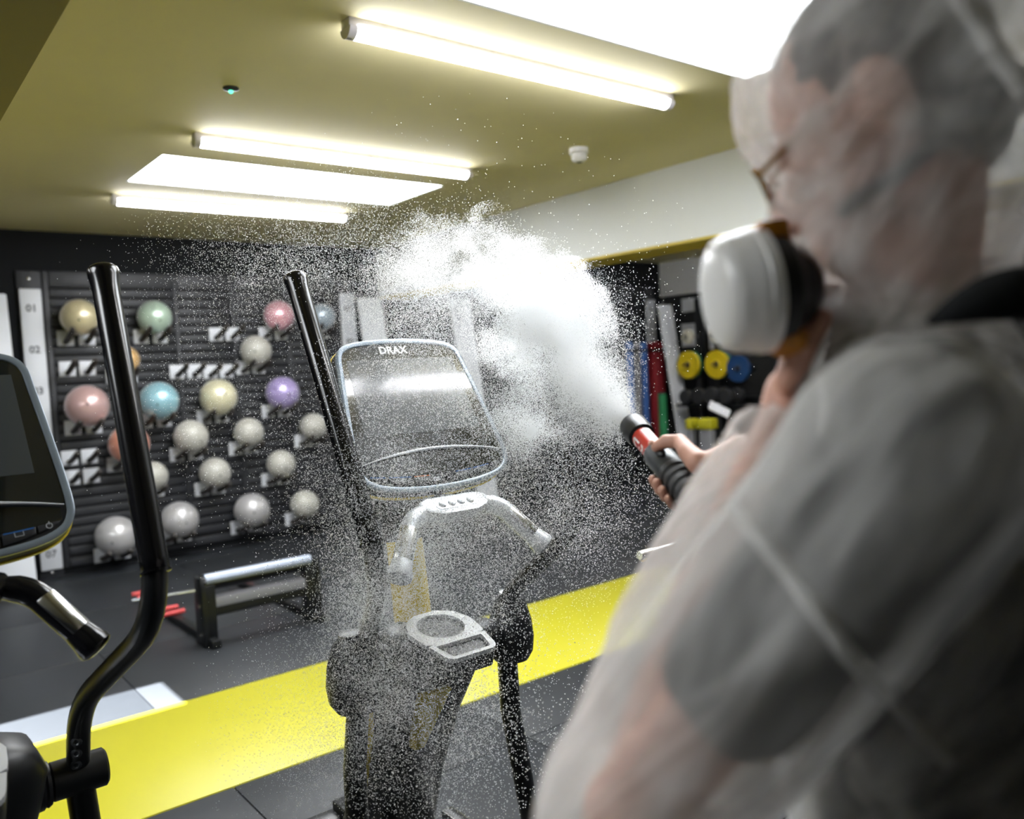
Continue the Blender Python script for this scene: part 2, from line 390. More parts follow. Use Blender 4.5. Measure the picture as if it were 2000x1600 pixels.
leaning_board(at(1286, 590, 1, 6.75).x, at(1311, 590, 1, 6.75).x, 6.75, 'long white board leaning beside the red rolled mat', 2.07)

# ---------------------------------------------------------------- wall balls and their brackets
def pearl(name, col, rough=0.28):
    m = mat(name, col, 0.5 if 'chalk' in name else rough, metal=0.05 if 'chalk' in name else 0.25, var=0.05, vscale=6, coat=0.35 if 'chalk' in name else 1.0); b = m.node_tree.nodes['Principled BSDF']
    b.inputs['Coat Roughness'].default_value = 0.22; b.inputs['Sheen Weight'].default_value = .4; b.inputs['Sheen Roughness'].default_value = .35; return m
PE = {k: pearl('pearl '+k, c) for k, c in dict(gold=(.66,.58,.36), green=(.48,.62,.50), pink=(.74,.38,.44), bluegrey=(.40,.48,.56), chalk=(.46,.45,.40),
      amber=(.72,.46,.20), rose=(.58,.38,.36), teal=(.30,.54,.62), cream=(.72,.68,.46), purple=(.42,.34,.64), coral=(.74,.32,.22), silver=(.50,.49,.49)).items()}
BALLS = [
 (155,620,72,'gold','pearly white and gold ball in the top row by the left post'),
 (302,620,66,'green','pearly pale ball with green underside in the top row'),
 (545,617,60,'pink','pearly pink ball in the top row beside the console handle'),
 (629,619,52,'bluegrey','blue-grey ball in the top row right of the console handle'),
 (500,685,60,'chalk','chalky grey ball just below the pink one'),
 (245,703,54,'amber','amber ball half hidden behind the left black handle'),
 (170,793,82,'rose','large dusky rose ball beside the left console'),
 (311,783,75,'teal','teal pearly ball right of the left black handle'),
 (427,776,72,'cream','cream yellow ball between the teal and purple ones'),
 (552,768,66,'purple','purple pearly ball left of the central console'),
 (373,853,66,'chalk','chalky grey ball below between the teal and cream ones'),
 (486,845,58,'chalk','chalky grey ball below between the cream and purple ones'),
 (612,833,52,'chalk','chalky grey ball half hidden by the central handle'),
 (252,868,77,'coral','coral orange ball behind the left black handle'),
 (298,930,58,'chalk','chalky grey ball peeking out right of the left handle'),
 (420,924,60,'chalk','chalky grey ball with a dark valve, second row from the bottom'),
 (549,907,56,'chalk','chalky grey ball, rightmost of the second row from the bottom'),
 (227,1047,78,'silver','silvery white ball, lowest and leftmost on the wall'),
 (351,1015,72,'silver','silvery white ball in the bottom row right of the left handle'),
 (492,997,68,'silver','silvery white ball in the bottom row above the low rack'),
 (595,985,56,'chalk','small chalky ball, rightmost of the bottom row'),
]
plate_me = shared_box('plate', MT['alu'], 0.115, 0.008, 0.115, 0.002)
prong_me = MB().tube([(0, 0, 0), (0, -0.06, 0.012), (0, -0.25, 0.065), (0, -0.275, 0.088)], [.021, .021, .021, .016], 12).mesh('prong', MT['prong'])
def bracket(x, z, label, gap=0.15):
    t = thing('ball_bracket', label, 'wall bracket', (x, YW-0.03, z), 'two-prong wall brackets')
    for s in (-1, 1):
        obj('plate', plate_me, t, (s*gap/2, -0.006, 0)); obj('prong', prong_me, t, (s*gap/2, -0.01, -0.03))
    return t
for px, py, d, ck, lab in BALLS:
    P = at(px, py, 1, 7.03); r = d*((P-O).dot(FW))/F_PX/2*0.985
    c = Vector((P.x, YW-0.045-max(r, 0.13)-0.01, P.z)); c = at(px, py, 1, c.y)
    t = thing('exercise_ball', lab, 'ball', c, 'balls on the slatted wall')
    obj('shell', MB().sphere((0, 0, 0), r, 32, 20).mesh('shell', PE[ck], angle=80), t)
    vd = Vector((random.uniform(-.5, .3), -1, random.uniform(-.3, .2))).normalized()
    obj('valve', MB().lathe([(r-.002, .008), (r+.0015, .008), (r+.002, .004)], (0, 0, 0), vd, 12).mesh('valve', MT['prong']), t)
    sh = lab.split(' ball')[0].split(' in the')[0]
    bracket(c.x, c.z-r*0.86-0.03, 'bracket under the ' + lab, gap=min(0.15, r*1.1))
for px, py, lab in ((151,720,'empty two-prong bracket with white plates below the gold ball'), (362,726,'empty two-prong bracket above and left of the cream ball'),
                    (426,726,'empty two-prong bracket straight above the cream ball'), (437,653,'empty two-prong bracket left of the upper chalky ball'),
                    (155,893,'empty two-prong bracket below the dusky rose ball'), (159,931,'empty two-prong bracket, lower of two below the rose ball')):
    P = at(px, py, 1, YW-0.03); bracket(P.x, P.z, lab, 0.14)

# ---------------------------------------------------------------- ceiling fittings
def batten(y, label, x=2.235):
    t = thing('ceiling_batten', label, 'ceiling light', (x, y, H), 'tube lights on the ceiling')
    L = 0.79
    obj('body', MB().box(-L-.03, L+.03, -.03, .03, -.035, 0).mesh('body', MT['batten'], bevel=.005), t)
    prof = [(math.cos(math.radians(a))*.034, -.03+math.sin(math.radians(a))*.034) for a in range(180, 361, 15)]
    obj('diffuser', MB().prism(prof, ((0, 0, 0), (0, 1, 0), (0, 0, 1), (1, 0, 0)), -L, L).mesh('diffuser', MT['tube']), t)
    for s in (-1, 1):
        obj('end_cap', MB().prism([(a*1.06, b*1.04) for a, b in prof], ((0, 0, 0), (0, 1, 0), (0, 0, 1), (1, 0, 0)), s*L, s*(L+.03)).mesh('end_cap', MT['batten']), t)
batten(2.578, 'tube light nearest the camera below the large luminous panel')
batten(4.14, 'tube light just in front of the far luminous panel')
batten(5.706, 'tube light farthest back, near the dark wall')
batten(1.03, 'tube light mirrored as a white bar in the central console screen')
for x, ys in ((-1.75, (2.578, 4.0)), (6.3, (1.03, 2.578, 4.0, 5.55))):  # side-bay tubes are added out of view to light person and right wall
    for y in ys: batten(y, 'added fill tube light out of view in the %s bay at %s' % ('left' if x < 0 else 'middle' if x < 4 else 'right', {-0.55: 'the rear end', 1.03: 'the near end', 2.578: 'the middle', 4.0: 'the far end', 5.55: 'the back wall'}[y]), x)
t = thing('smoke_detector', 'small white smoke detector on the yellow ceiling', 'detector', (3.329, 3.47, H))
obj('base', MB().lathe([(0, .055), (.028, .055), (.032, .048)], (0, 0, 0), (0, 0, -1)).mesh('base', MT['white_plastic']), t)
obj('dome', MB().lathe([(.03, .038), (.045, .045), (.062, .044), (.074, .034), (.078, .018)], (0, 0, 0), (0, 0, -1)).mesh('dome', MT['white_plastic']), t)
obj('vent', MB().lathe([(.076, .017), (.0795, .015)], (0, 0, 0), (0, 0, -1), 16).mesh('vent', MT['ink']), t)
t = thing('indicator_lamp', 'tiny green indicator lamp set in the yellow ceiling', 'indicator lamp', (1.34, 3.43, H))
obj('housing', MB().lathe([(0, .032), (.006, .032), (.012, .02)], (0, 0, 0), (0, 0, -1), 20).mesh('housing', MT['black_plastic']), t)
obj('bulb', MB().sphere((0.0, 0, -.014), .009, 12, 8).mesh('bulb', MT['led']), t)

# ---------------------------------------------------------------- low storage rack on the floor
t = thing('low_rack', 'low black rack with shiny top beam standing on the rubber floor', 'rack', (1.79, 4.65, 0))
for s in (-1, 1):
    p = obj('end_frame', MB().prism([(-.075, .0), (.075, 0), (.06, .30), (.05, .375), (-.05, .375), (-.06, .30)], ((s*.335, 0, 0), (0, 1, 0), (0, 0, 1), (1, 0, 0)), -.012, .012).mesh('end_frame', MT['black_satin'], bevel=.003), t)
    obj('post', MB().box(s*.335-.04-.03*s, s*.335+.04-.03*s, -.045, .045, .02, .33).mesh('post', MT['black_satin'], bevel=.006), t)
    obj('foot_rail', MB().box(s*.335-.025-.03*s, s*.335+.025-.03*s, -.13, 1.32, .0, .045).mesh('foot_rail', MT['black_satin'], bevel=.006), t)
    for k, y in enumerate((.57, .70, 1.12, 1.24)):
        obj('peg', MB().tube([(s*.32-.065, y, .06), (s*.32+.065, y, .06)], .014, 10).mesh('peg', MT['red']), t)
obj('top_beam', MB().tube([(-.335, 0, .335), (.335, 0, .335)], .042, 20).mesh('top_beam', MT['black_gloss']), t)
obj('highlight_sleeve', MB().tube([(-.31, 0, .345), (.31, 0, .345)], .0425, 20).mesh('highlight_sleeve', MT['highlight_blue']), t)  # bluish sleeve stands in for the soft highlight on the black beam
obj('lower_beam', MB().box(-.335, .335, -.035, .035, .20, .255).mesh('lower_beam', MT['steel_grey'], bevel=.006), t)
obj('lower_plate', MB().box(-.335, .335, -.03, .03, .15, .20).mesh('lower_plate', MT['black_satin'], bevel=.004), t)
obj('thin_rod', MB().tube([(-.62, .25, .26), (-.30, .02, .30)], .010, 10).mesh('thin_rod', MT['chrome']), t)
for s in (-1, 1):
    for z in (.06, .22): obj('bolt', MB().lathe([(0, .011), (.006, .011), (.009, .006)], (s*.347-.0*s, -.02, z), (s, 0, 0), 10).mesh('bolt', MT['chrome']), t)

# ---------------------------------------------------------------- far right: mats, weight rack
for px, cm, lab, dy in ((1228, 'mat_blue', 'blue rolled mat at the edge of the spray cloud', 0), (1242, 'mat_grey', 'grey rolled mat between two blue ones', .05), (1256, 'mat_blue', 'blue rolled mat next to the red one', 0), (1280, 'mat_red', 'thick dark red rolled mat below the thin white post', 0)):
    P = at(px, 668, 1, 7.06); r = .10 if 'red' in cm else .043
    t = thing('rolled_mat', lab, 'mat', (P.x, 7.06, 0), 'rolled mats upright against the wall')
    pts = []
    for k in range(60):
        a = k*0.42; rr = r*(1-0.8*k/60); pts.append((rr*math.cos(a), rr*math.sin(a)))
    obj('roll', MB().lathe([(0, r), (1.0, r), (P.z-.46, r*1.0), (P.z-.45, r*.92)], (0, 0, .45), (0, 0, 1), 24).mesh('roll', MT[cm]), t)
    obj('strap', MB().lathe([(0, r*1.02), (.03, r*1.02)], (0, 0, P.z-.12), (0, 0, 1), 24).mesh('strap', MT['black_rubber']), t)
    obj('spiral_end', MB().tube([(x, y, P.z+.0) for x, y in pts], .004, 6).mesh('spiral_end', MT['black_rubber']), t)
    obj('stand', MB().lathe([(0, r*1.2), (.02, r*1.2), (.03, r*.5), (.45, r*.5)], (0, 0, 0), (0, 0, 1), 20).mesh('stand', MT['black_satin']), t)
RX = 7.75
def ry(px, py): return at(px, py, 0, RX)
rack = thing('weight_rack', 'black steel weight rack along the far right wall', 'rack', (RX+.25, 5.6, 0))
for y in (6.42, 6.15, 5.35, 4.55):
    obj('upright', MB().box(-.04, .04, y-5.6-.04, y-5.6+.04, 0, 2.12).mesh('upright', MT['black_satin'], bevel=.005), rack)
for z in (.25, .92, 2.06):
    obj('crossbar', MB().box(-.03, .03, -1.05, .86, z-.03, z+.03).mesh('crossbar', MT['black_satin'], bevel=.004), rack)
for y in (6.25, 5.75, 5.0):
    obj('shelf_tray', MB().box(-.38, .02, y-5.6-.25, y-5.6+.25, .86, .89).mesh('shelf_tray', MT['black_satin'], bevel=.004), rack)
def plate_stack(px, py, rad, mats, lab, group=None):
    P = ry(px, py); x = P.x
    for k, (m, th, rr, nm) in enumerate(mats):
        t = thing('weight_plate', nm + ' ' + lab, 'weight plate', (x, P.y, P.z), 'weight plates on the rack')
        R = rad*rr
        obj('disc', MB().lathe([(0, R*.30), (0.004, R*.32), (0.006, R*.42), (.0, R*.80), (.0, R*.97), (.006, R), (th-.006, R), (th, R*.97), (th, R*.3)], (0, 0, 0), (1, 0, 0), 36).mesh('disc', MT[m]), t)
        obj('hub', MB().lathe([(-.006, .022), (-.006, R*.22), (.004, R*.26)], (0, 0, 0), (1, 0, 0), 24).mesh('hub', MT['plate_cream' if 'cream' in m else 'black_rubber']), t)
        x += th+.004
    obj('peg', MB().tube([(P.x-rack.location.x-.06, P.y-rack.location.y, P.z), (.0, P.y-rack.location.y, P.z)], .018, 12).mesh('peg', MT['chrome']), rack)
    obj('peg_bracket', MB().box(-.06, .04, P.y-rack.location.y-.03, P.y-rack.location.y+.03, P.z-.05, P.z+.05).mesh('peg_bracket', MT['black_satin'], bevel=.004), rack)
plate_stack(1398, 712, .16, [('plate_yellow', .05, 1, 'front yellow bumper plate'), ('plate_green', .045, 1, 'green bumper plate'), ('plate_blue', .045, .97, 'blue bumper plate')], 'on the peg beside the respirator')
plate_stack(1342, 713, .16, [('plate_yellow', .05, 1, 'yellow bumper plate'), ('plate_green', .045, 1, 'green bumper plate')], 'on the peg beside the long white board')
plate_stack(1342, 658, .085, [('plate_cream', .03, 1, 'small cream plate')], 'above the left yellow plate')
plate_stack(1396, 655, .085, [('plate_cream', .03, 1, 'small cream plate')], 'above the right yellow plate')
plate_stack(1440, 720, .15, [('plate_blue', .05, 1, 'dark blue bumper plate')], 'behind the raised forearm')
def dumbbell(px, py, lab, r=.075):
    P = at(px, py, 0, RX-.05)
    t = thing('dumbbell', lab, 'dumbbell', (P.x, P.y, 0.89+r), 'dumbbells on the rack shelf')
    for s in (-1, 1):
        obj('head', MB().lathe([(.06, r*.6), (.065, r*.95), (.09, r), (.13, r), (.145, r*.9), (.148, r*.45)], (0, 0, 0), (s, 0, 0), 24).mesh('head', MT['black_rubber']), t)
    obj('handle', MB().tube([(-.07, 0, 0), (.07, 0, 0)], .016, 12).mesh('handle', MT['chrome']), t)
dumbbell(1352, 775, 'black dumbbell nearest the long white board', .085)
dumbbell(1378, 775, 'black dumbbell in the middle of the rack shelf', .09)
dumbbell(1402, 775, 'black dumbbell right of the middle on the rack shelf', .095)
dumbbell(1430, 775, 'black dumbbell next to the raised forearm', .09)
P = at(1405, 800, 0, 7.2)
t = thing('tilted_sign', 'white tilted plate leaning below the dumbbells', 'plate', (P.x, P.y, 0))
frm = ((0, 0, P.z), Vector((.25, -.9, -.45)).normalized(), Vector((.5, .1, .6)).normalized(), Vector((-.6, -.4, .5)).normalized())
obj('plate', MB().prism(rrect(-.12, .12, -.05, .05, .01), frm, -.008, .008).mesh('plate', MT['alu']), t)
obj('post', MB().tube([(0, 0, 0), (0, 0, P.z-.03)], .025, 12).mesh('post', MT['black_satin']), t)
obj('foot', MB().lathe([(0, .16), (.02, .16), (.03, .03)], (0, 0, 0), (0, 0, 1)).mesh('foot', MT['black_satin']), t)
for px, w, lab in ((1352, .10, 'small yellow padded block behind the spray gun'), (1381, .19, 'wide yellow padded block right of the spray gun')):
    P = at(px, 828, 0, 6.8)
    t = thing('padded_block', lab, 'block', (P.x, P.y, 0), 'yellow padded blocks on stands')
    obj('pad', MB().box(-.06, .06, -w/2, w/2, P.z-.055, P.z+.055).mesh('pad', MT['stripe'], bevel=.02), t)
    obj('stem', MB().box(-.04, .04, -w/2+.02, w/2-.02, 0.02, P.z-.055).mesh('stem', MT['mat_grey'], bevel=.01), t)
    obj('base', MB().box(-.16, .16, -w/2+.005, w/2-.005, 0, .025).mesh('base', MT['black_satin'], bevel=.006), t)
P = at(1294, 790, 1, 6.75)
t = thing('foam_roller', 'short green foam roller standing below the red mat', 'roller', (P.x, P.y, 0))
obj('core', MB().lathe([(0, .05), (P.z+.12, .05), (P.z+.125, .03)], (0, 0, 0), (0, 0, 1), 20).mesh('core', MT['mat_green']), t)
obj('cap', MB().lathe([(P.z+.12, .045), (P.z+.14, .042)], (0, 0, 0), (0, 0, 1), 20).mesh('cap', MT['black_rubber']), t)
# bright pictures / white panels on the right wall
for k, (y0, y1, z0, z1) in enumerate(((6.62, 6.9, 1.98, 2.16), (6.05, 6.5, 1.92, 2.16), (6.62, 6.92, 1.55, 1.85), (6.05, 6.5, 1.50, 1.82), (5.4, 5.95, 1.9, 2.16), (5.4, 5.95, 1.5, 1.82))):
    t = thing('wall_panel', ['small upper white wall panel by the corner', 'upper white wall panel behind the rack upright', 'small lower grey-white wall panel by the corner', 'lower white wall panel behind the rack upright', 'upper white wall panel behind the respirator', 'lower white wall panel behind the respirator'][k], 'panel', (XR-.03, (y0+y1)/2, (z0+z1)/2), 'white panels on the right wall')
    obj('face', shared_box('face', MT['alu'], .016, y1-y0-.02, z1-z0-.02, .002), t, (.01, 0, 0)); obj('frame', shared_box('frame', MT['black_satin'], .02, y1-y0, z1-z0, .002), t, (.02, 0, 0))

# ================================================================ elliptical trainers
YM = 1.9
def L(x, y, z): return Vector((x, y-YM, z))
CF = (L(0, 1.81, 1.21), Vector((1, 0, 0)), Vector((0, .4592, .8883)), Vector((0, -.8883, .4592)))
half = [(0, .362), (.09, .358), (.145, .350), (.175, .336), (.190, .312), (.197, .27), (.210, .18), (.222, .09), (.229, .02), (.226, -.012), (.208, -.040), (.165, -.060), (.09, -.072), (0, -.076)]
def closed_outline(k=0.0, n=4):
    H_ = [Vector((u, v, 0)) for u, v in half]; F_ = H_ + [Vector((-p.x, p.y, 0)) for p in reversed(H_[1:-1])]
    m = len(F_); out = []
    for i in range(m):
        a, b, c, d = F_[i-1], F_[i], F_[(i+1) % m], F_[(i+2) % m]
        for j in range(n):
            t = j/n; q = 0.5*((2*b)+(c-a)*t+(2*a-5*b+4*c-d)*t*t+(3*b-a-3*c+d)*t**3); out.append(q)
    res = []; m = len(out)
    for i in range(m):
        tg = (out[(i+1) % m]-out[i-1]).normalized(); nrm = Vector((tg.y, -tg.x, 0))
        q = out[i]+nrm*k; res.append((q.x, q.y))
    return res
_o = closed_outline(0.0); _t = closed_outline(0.01)
SGN = 1 if max(p[0] for p in _t) > max(p[0] for p in _o) else -1
def outl(k): return closed_outline(k*SGN)
def arc1(u): return .010+.026*(1-(u/.218)**2)
def arc2(u): return -.014-.018*(1-(u/.218)**2)
def band(f_hi, f_lo, u0, u1, n=14):
    us = [u0+(u1-u0)*i/n for i in range(n+1)]
    return [(u, f_lo(u)) for u in us] + [(u, f_hi(u)) for u in reversed(us)]

def console(t, logo):
    c = MB(); A = outl(0); B = outl(-.006); Cc = outl(-.05)
    o, U, V, N = CF; n = len(A)
    rings = [(outl(-.004), 0.0), (outl(0), -.008), (outl(0), -.034), (outl(-.03), -.06), (outl(-.075), -.085)]
    v = []; f = []
    for Lx, z in rings: v += [o+U*a+V*b+N*z for a, b in Lx]
    for i in range(len(rings)-1):
        for k in range(n): f.append((i*n+k, i*n+(k+1) % n, (i+1)*n+(k+1) % n, (i+1)*n+k))
    f.append(tuple(range(n))); f.append(tuple(range((len(rings)-1)*n, len(rings)*n)))
    hs = obj('console_housing', MB().add(v, f).mesh('console_housing', MT['black_plastic']), t)
    obj('rim', MB().ring(outl(0.001), outl(-.013), CF, -.006, .006).mesh('rim', MT['grey_plastic'], bevel=.002), hs)
    low = [(a, b) for a, b in outl(.0025)]
    obj('yellow_edge', MB().ring(outl(.003), outl(-.02), CF, -.044, -.034).mesh('yellow_edge', MT['yellow_paint']), hs)
    # glass: inner outline above the curved ledge
    inner = [(a, b) for a, b in outl(-.014) if b > arc1(a)+.004]
    inner.sort(key=lambda p: math.atan2(p[0], p[1]-.17))
    i0 = min(range(len(inner)), key=lambda i: math.atan2(inner[i][0], inner[i][1]-.17))
    inner = inner[i0:]+inner[:i0]
    us = [.208-.416*i/16 for i in range(17)]
    gl = inner + [(u, arc1(u)+.004) for u in us]
    g = obj('glass', MB().prism(gl, CF, -.002, .003).mesh('glass', MT['glass'], angle=20), t)
    obj('screen', MB().prism([(-.178, .085), (.172, .085), (.160, .302), (-.166, .302)], CF, .003, .0036).mesh('screen', MT['screen'], smooth=False), g)
    if logo:
        obj('logo', text_mb('DRAX', .030, (o+U*(-.02)+V*.328+N*.0036, U, V, N), True, 1.05, .0003).mesh('logo', MT['print_white'], smooth=False), g)
    obj('ledge', MB().tube([o+U*u+V*arc1(u)+N*.007 for u in [-.212+.424*i/24 for i in range(25)]], lerp_list([.0015, .004, .004, .0015], 8), 8).mesh('ledge', MT['silver']), t)
    obj('recess', MB().prism(band(lambda u: arc1(u)-.002, lambda u: arc2(u), -.206, .206), CF, -.004, .001).mesh('recess', MT['glass'], angle=20), t)
    # key strip
    bot = lambda u: -.060+.042*(abs(u)/.21)**2.4
    for u0, u1, txt, line in ((-.200, -.155, '-', 'blue_line'), (-.15, -.085, 'HOME', 'blue_line'), (-.08, -.03, 'STOP', 'orange_line'), (.045, .098, 'PROGRAM', 'blue_line'), (.103, .158, 'SCREEN', 'blue_line'), (.163, .200, 'O', None)):
        k = obj('key', MB().prism(band(lambda u: arc2(u)-.002, bot, u0, u1, 6), CF, .0, .004).mesh('key', MT['black_plastic'], bevel=.0008), t)
        uc = (u0+u1)/2; vc = (arc2(uc)+bot(uc))/2-.001
        sl = Vector((u1-u0, (arc2(u1)-arc2(u0)), 0)).normalized()
        UU = U*sl.x+V*sl.y; VV = V*sl.x-U*sl.y
        if txt == 'O':
            ring = [(math.cos(a)*.006, math.sin(a)*.006) for a in [math.pi*2*i/20 for i in range(20)]]
            ri = [(a*.72, b*.72) for a, b in ring]
            obj('power_sign', MB().ring(ring, ri, (o+U*uc+V*vc, U, V, N), .004, .0045).box(0, 0, 0, 0, 0, 0).mesh('power_sign', MT['print_grey'], smooth=False), k)
            obj('power_bar', MB().prism([(-.0009, .002), (.0009, .002), (.0009, .0085), (-.0009, .0085)], (o+U*uc+V*vc, U, V, N), .0045, .0049).mesh('power_bar', MT['print_grey'], smooth=False), k)
        elif txt == 'SCREEN':
            fr_ = (o+U*uc+V*(vc+.003), UU, VV, N)
            obj('screen_sign', MB().ring(rrect(-.008, .008, -.005, .006, .001), rrect(-.0066, .0066, -.0036, .0046, .001), fr_, .004, .0045).mesh('screen_sign', MT['print_grey'], smooth=False), k)
        elif txt != '-':
            obj('lettering', text_mb(txt, .0095, (o+U*uc+V*vc+N*.0042, UU, VV, N), False, 1.1, .0002).mesh('lettering', MT['print_grey'], smooth=False), k)
        if line:
            obj('key_line', MB().prism(band(lambda u: arc2(u)-.002, lambda u: arc2(u)-.0042, u0+.002, u1-.002, 6), CF, .004, .0046).mesh('key_line', MT[line], smooth=False), k)
    obj('usb_socket', MB().ring(rrect(-.026, -.008, -.052, -.042, .001), rrect(-.023, -.011, -.0495, -.0445, .0008), CF, 0, .005).mesh('usb_socket', MT['silver'], smooth=False), t)
    obj('jack_socket', MB().lathe([(0, .006), (.006, .006), (.006, .003), (.002, .003)], o+U*.02+V*(-.046), N, 16).mesh('jack_socket', MT['black_gloss']), t)

def handle(t, pts, rads):
    path = fillet_path(pts, rads)
    g0 = Vector(pts[0]); g1 = Vector(pts[1]); ax = (g1-g0).normalized(); Ls = (g1-g0).length
    gl = Ls-.085
    h = obj('moving_handle', MB().tube([g0+ax*.02]+path[1:], .0232, 20).mesh('moving_handle', MT['black_satin']), t)
    obj('grip', MB().lathe([(-.004, .012), (-.001, .023), (.004, .0285), (.010, .0300), (.020, .0290), (.040, .0262), (.07, .0255), (gl-.02, .0255), (gl, .0258), (gl+.002, .0245)], g0, ax, 28).mesh('grip', MT['black_gloss'], angle=50), h)
    obj('grip_ring', MB().lathe([(gl, .024), (gl+.002, .0275), (gl+.006, .0275), (gl+.008, .024)], g0, ax, 24).mesh('grip_ring', MT['black_gloss']), h)
    return h

def trainer(name, label, xm, hr, hl, boots, bar_mat, logo):
    t = thing(name, label, 'elliptical trainer', (xm, YM, 0), 'elliptical trainers in a row')
    console(t, logo)
    # fixed handlebar
    c = L(0, 1.738, 1.105); N = Vector((0, -.55, .835)); V = Vector((0, .835, .55)); U = Vector((1, 0, 0))
    hexa = [(-.105, -.004), (-.085, -.026), (-.05, -.038), (.05, -.038), (.085, -.026), (.105, -.004), (.10, .018), (.07, .028), (-.07, .028), (-.10, .018)]
    hb = obj('handlebar_center', MB().prism(hexa, (c, U, V, N), -.022, .014).mesh('handlebar_center', MT[bar_mat], bevel=.008), t)
    obj('key_pad', MB().prism(rrect(-.062, .062, -.022, .012, .012), (c, U, V, N), .013, .0155).mesh('key_pad', MT[bar_mat]), hb)
    for k in range(4):
        obj('button', MB().lathe([(.014, .0105), (.019, .0105), (.021, .007)], c+U*(-.042+.028*k)+V*(-.005), N, 16).mesh('button', MT[bar_mat]), hb)
    for s in (-1, 1):
        p0 = c+Vector((s*.085, .004, -.005)); p1 = L(s*.135, 1.726, 1.085); p2 = L(s*.212, 1.66, .985)
        path = fillet_path([p0, p1, p2], [.04]); n = len(path); ax = (p2-p1).normalized()
        a = obj('handlebar_arm', MB().tube(path, lerp_list([.019]+[.0245]*(n-1), 1), 20).mesh('handlebar_arm', MT[bar_mat]), t)
        obj('end_knob', MB().lathe([(-.034, .0248), (-.014, .0275), (.004, .0310), (.013, .0300), (.017, .023), (.018, .009)], p2, ax, 24).mesh('end_knob', MT['black_gloss'] if bar_mat == 'black_gloss' else MT[bar_mat]), a)
        top = (Vector((0, -.3, 1)) - ax*Vector((0, -.3, 1)).dot(ax)).normalized(); side = ax.cross(top)
        q0 = p1+ax*.025; q1 = p2-ax*.03; prof = [(math.cos(math.radians(d))*.0256, math.sin(math.radians(d))*.0256) for d in range(25, 156, 10)]
        obj('pulse_sensor', MB().prism(prof, (q0, side, top, ax), 0, (q1-q0).length).mesh('pulse_sensor', MT['chrome'], bevel=.001), a)
    obj('handlebar_stem', MB().tube([c-N*.01+V*.01, L(0, 1.86, 1.10), L(0, 1.99, 1.06)], .028, 16).mesh('handlebar_stem', MT['black_plastic']), t)
    # mast
    obj('mast', MB().tube([L(0, 2.0, 1.34), L(0, 2.01, 1.15), L(0, 1.985, .95), L(0, 1.96, .70)], [.045, .048, .05, .052], 20, ell=(1, 1)).mesh('mast', MT['yellow_paint']), t)
    obj('console_neck', MB().tube([L(0, 1.995, .985), L(0, 2.015, 1.15), L(0, 2.0, 1.28), L(0, 1.94, 1.33)], [.056, .055, .06, .07], 20).mesh('console_neck', MT['black_plastic']), t)
    # shroud, lofted
    v = []; f = []; S = [(.775, 1.90, .085, .06), (.755, 1.895, .135, .09), (.70, 1.90, .158, .105), (.62, 1.94, .148, .105), (.50, 2.0, .128, .10), (.30, 2.09, .118, .10), (.10, 2.18, .125, .12), (.02, 2.22, .15, .15)]
    nseg = 28
    for z, y, a, b_ in S:
        for k in range(nseg):
            th = 2*math.pi*k/nseg; cs, sn = math.cos(th), math.sin(th)
            e = 0.62; v.append(L(a*abs(cs)**e*(1 if cs > 0 else -1), y+b_*abs(sn)**e*(1 if sn > 0 else -1), z))
    for i in range(len(S)-1):
        for k in range(nseg): f.append((i*nseg+k, i*nseg+(k+1) % nseg, (i+1)*nseg+(k+1) % nseg, (i+1)*nseg+k))
    f.append(tuple(range(nseg))); f.append(tuple(range((len(S)-1)*nseg, len(S)*nseg)))
    sh = obj('mast_shroud', MB().add(v, f).mesh('mast_shroud', MT['black_plastic'], angle=60), t)
    for s in (-1, 1):
        obj('yellow_side', MB().tube([L(s*.140, 1.96, .60), L(s*.128, 2.01, .48), L(s*.12, 2.09, .30), L(s*.126, 2.18, .10)], [.004, .016, .022, .024], 10).mesh('yellow_side', MT['yellow_paint']), sh)
    obj('yellow_inlay', MB().add([L(-.075, 1.815, .615), L(.02, 1.82, .61), L(-.03, 1.895, .44), L(-.06, 1.895, .44), L(-.075, 1.86, .615), L(.02, 1.86, .61), L(-.03, 1.93, .44), L(-.06, 1.93, .44)],
        [(0,1,2,3), (4,7,6,5), (0,4,5,1), (1,5,6,2), (2,6,7,3), (3,7,4,0)]).mesh('yellow_inlay', MT['yellow_paint'], bevel=.003), sh)
    # cup tray
    tc = L(-.012, 1.775, .772); Vt = Vector((0, .972, .233)).normalized(); Nt = Vector((0, -.233, .972)).normalized()
    out = [(-.062, -.115), (.062, -.115), (.075, -.10), (.092, -.01), (.096, .04), (.075, .09), (.035, .115), (-.035, .115), (-.075, .09), (-.096, .04), (-.092, -.01), (-.075, -.10)]
    tr = obj('cup_tray', MB().prism([(a*.98, b*.98) for a, b in out], (tc, U, Vt, Nt), -.05, -.006).mesh('cup_tray', MT['black_plastic'], bevel=.004), t)
    # silver bezel around one round and one rectangular hole: built as strips
    nb = 48; circ = [(math.cos(2*math.pi*i/nb)*.064, .038+math.sin(2*math.pi*i/nb)*.060) for i in range(nb)]
    def to_out(i, cx, cy, poly):
        a = 2*math.pi*i/nb; d = Vector((math.cos(a), math.sin(a))); best = 9
        for k in range(len(poly)):
            p = Vector(poly[k])-Vector((cx, cy)); q = Vector(poly[(k+1) % len(poly)])-Vector((cx, cy)); e = q-p
            den = d.x*e.y-d.y*e.x
            if abs(den) < 1e-9: continue
            tt = (p.x*e.y-p.y*e.x)/den; uu = (p.x*d.y-p.y*d.x)/den
            if tt > 0 and -1e-6 <= uu <= 1+1e-6: best = min(best, tt)
        return (cx+d.x*best, cy+d.y*best)
    up_poly = [(-.086, -.035), (.086, -.035), (.092, -.01), (.096, .04), (.075, .09), (.035, .115), (-.035, .115), (-.075, .09), (-.096, .04), (-.092, -.01)]
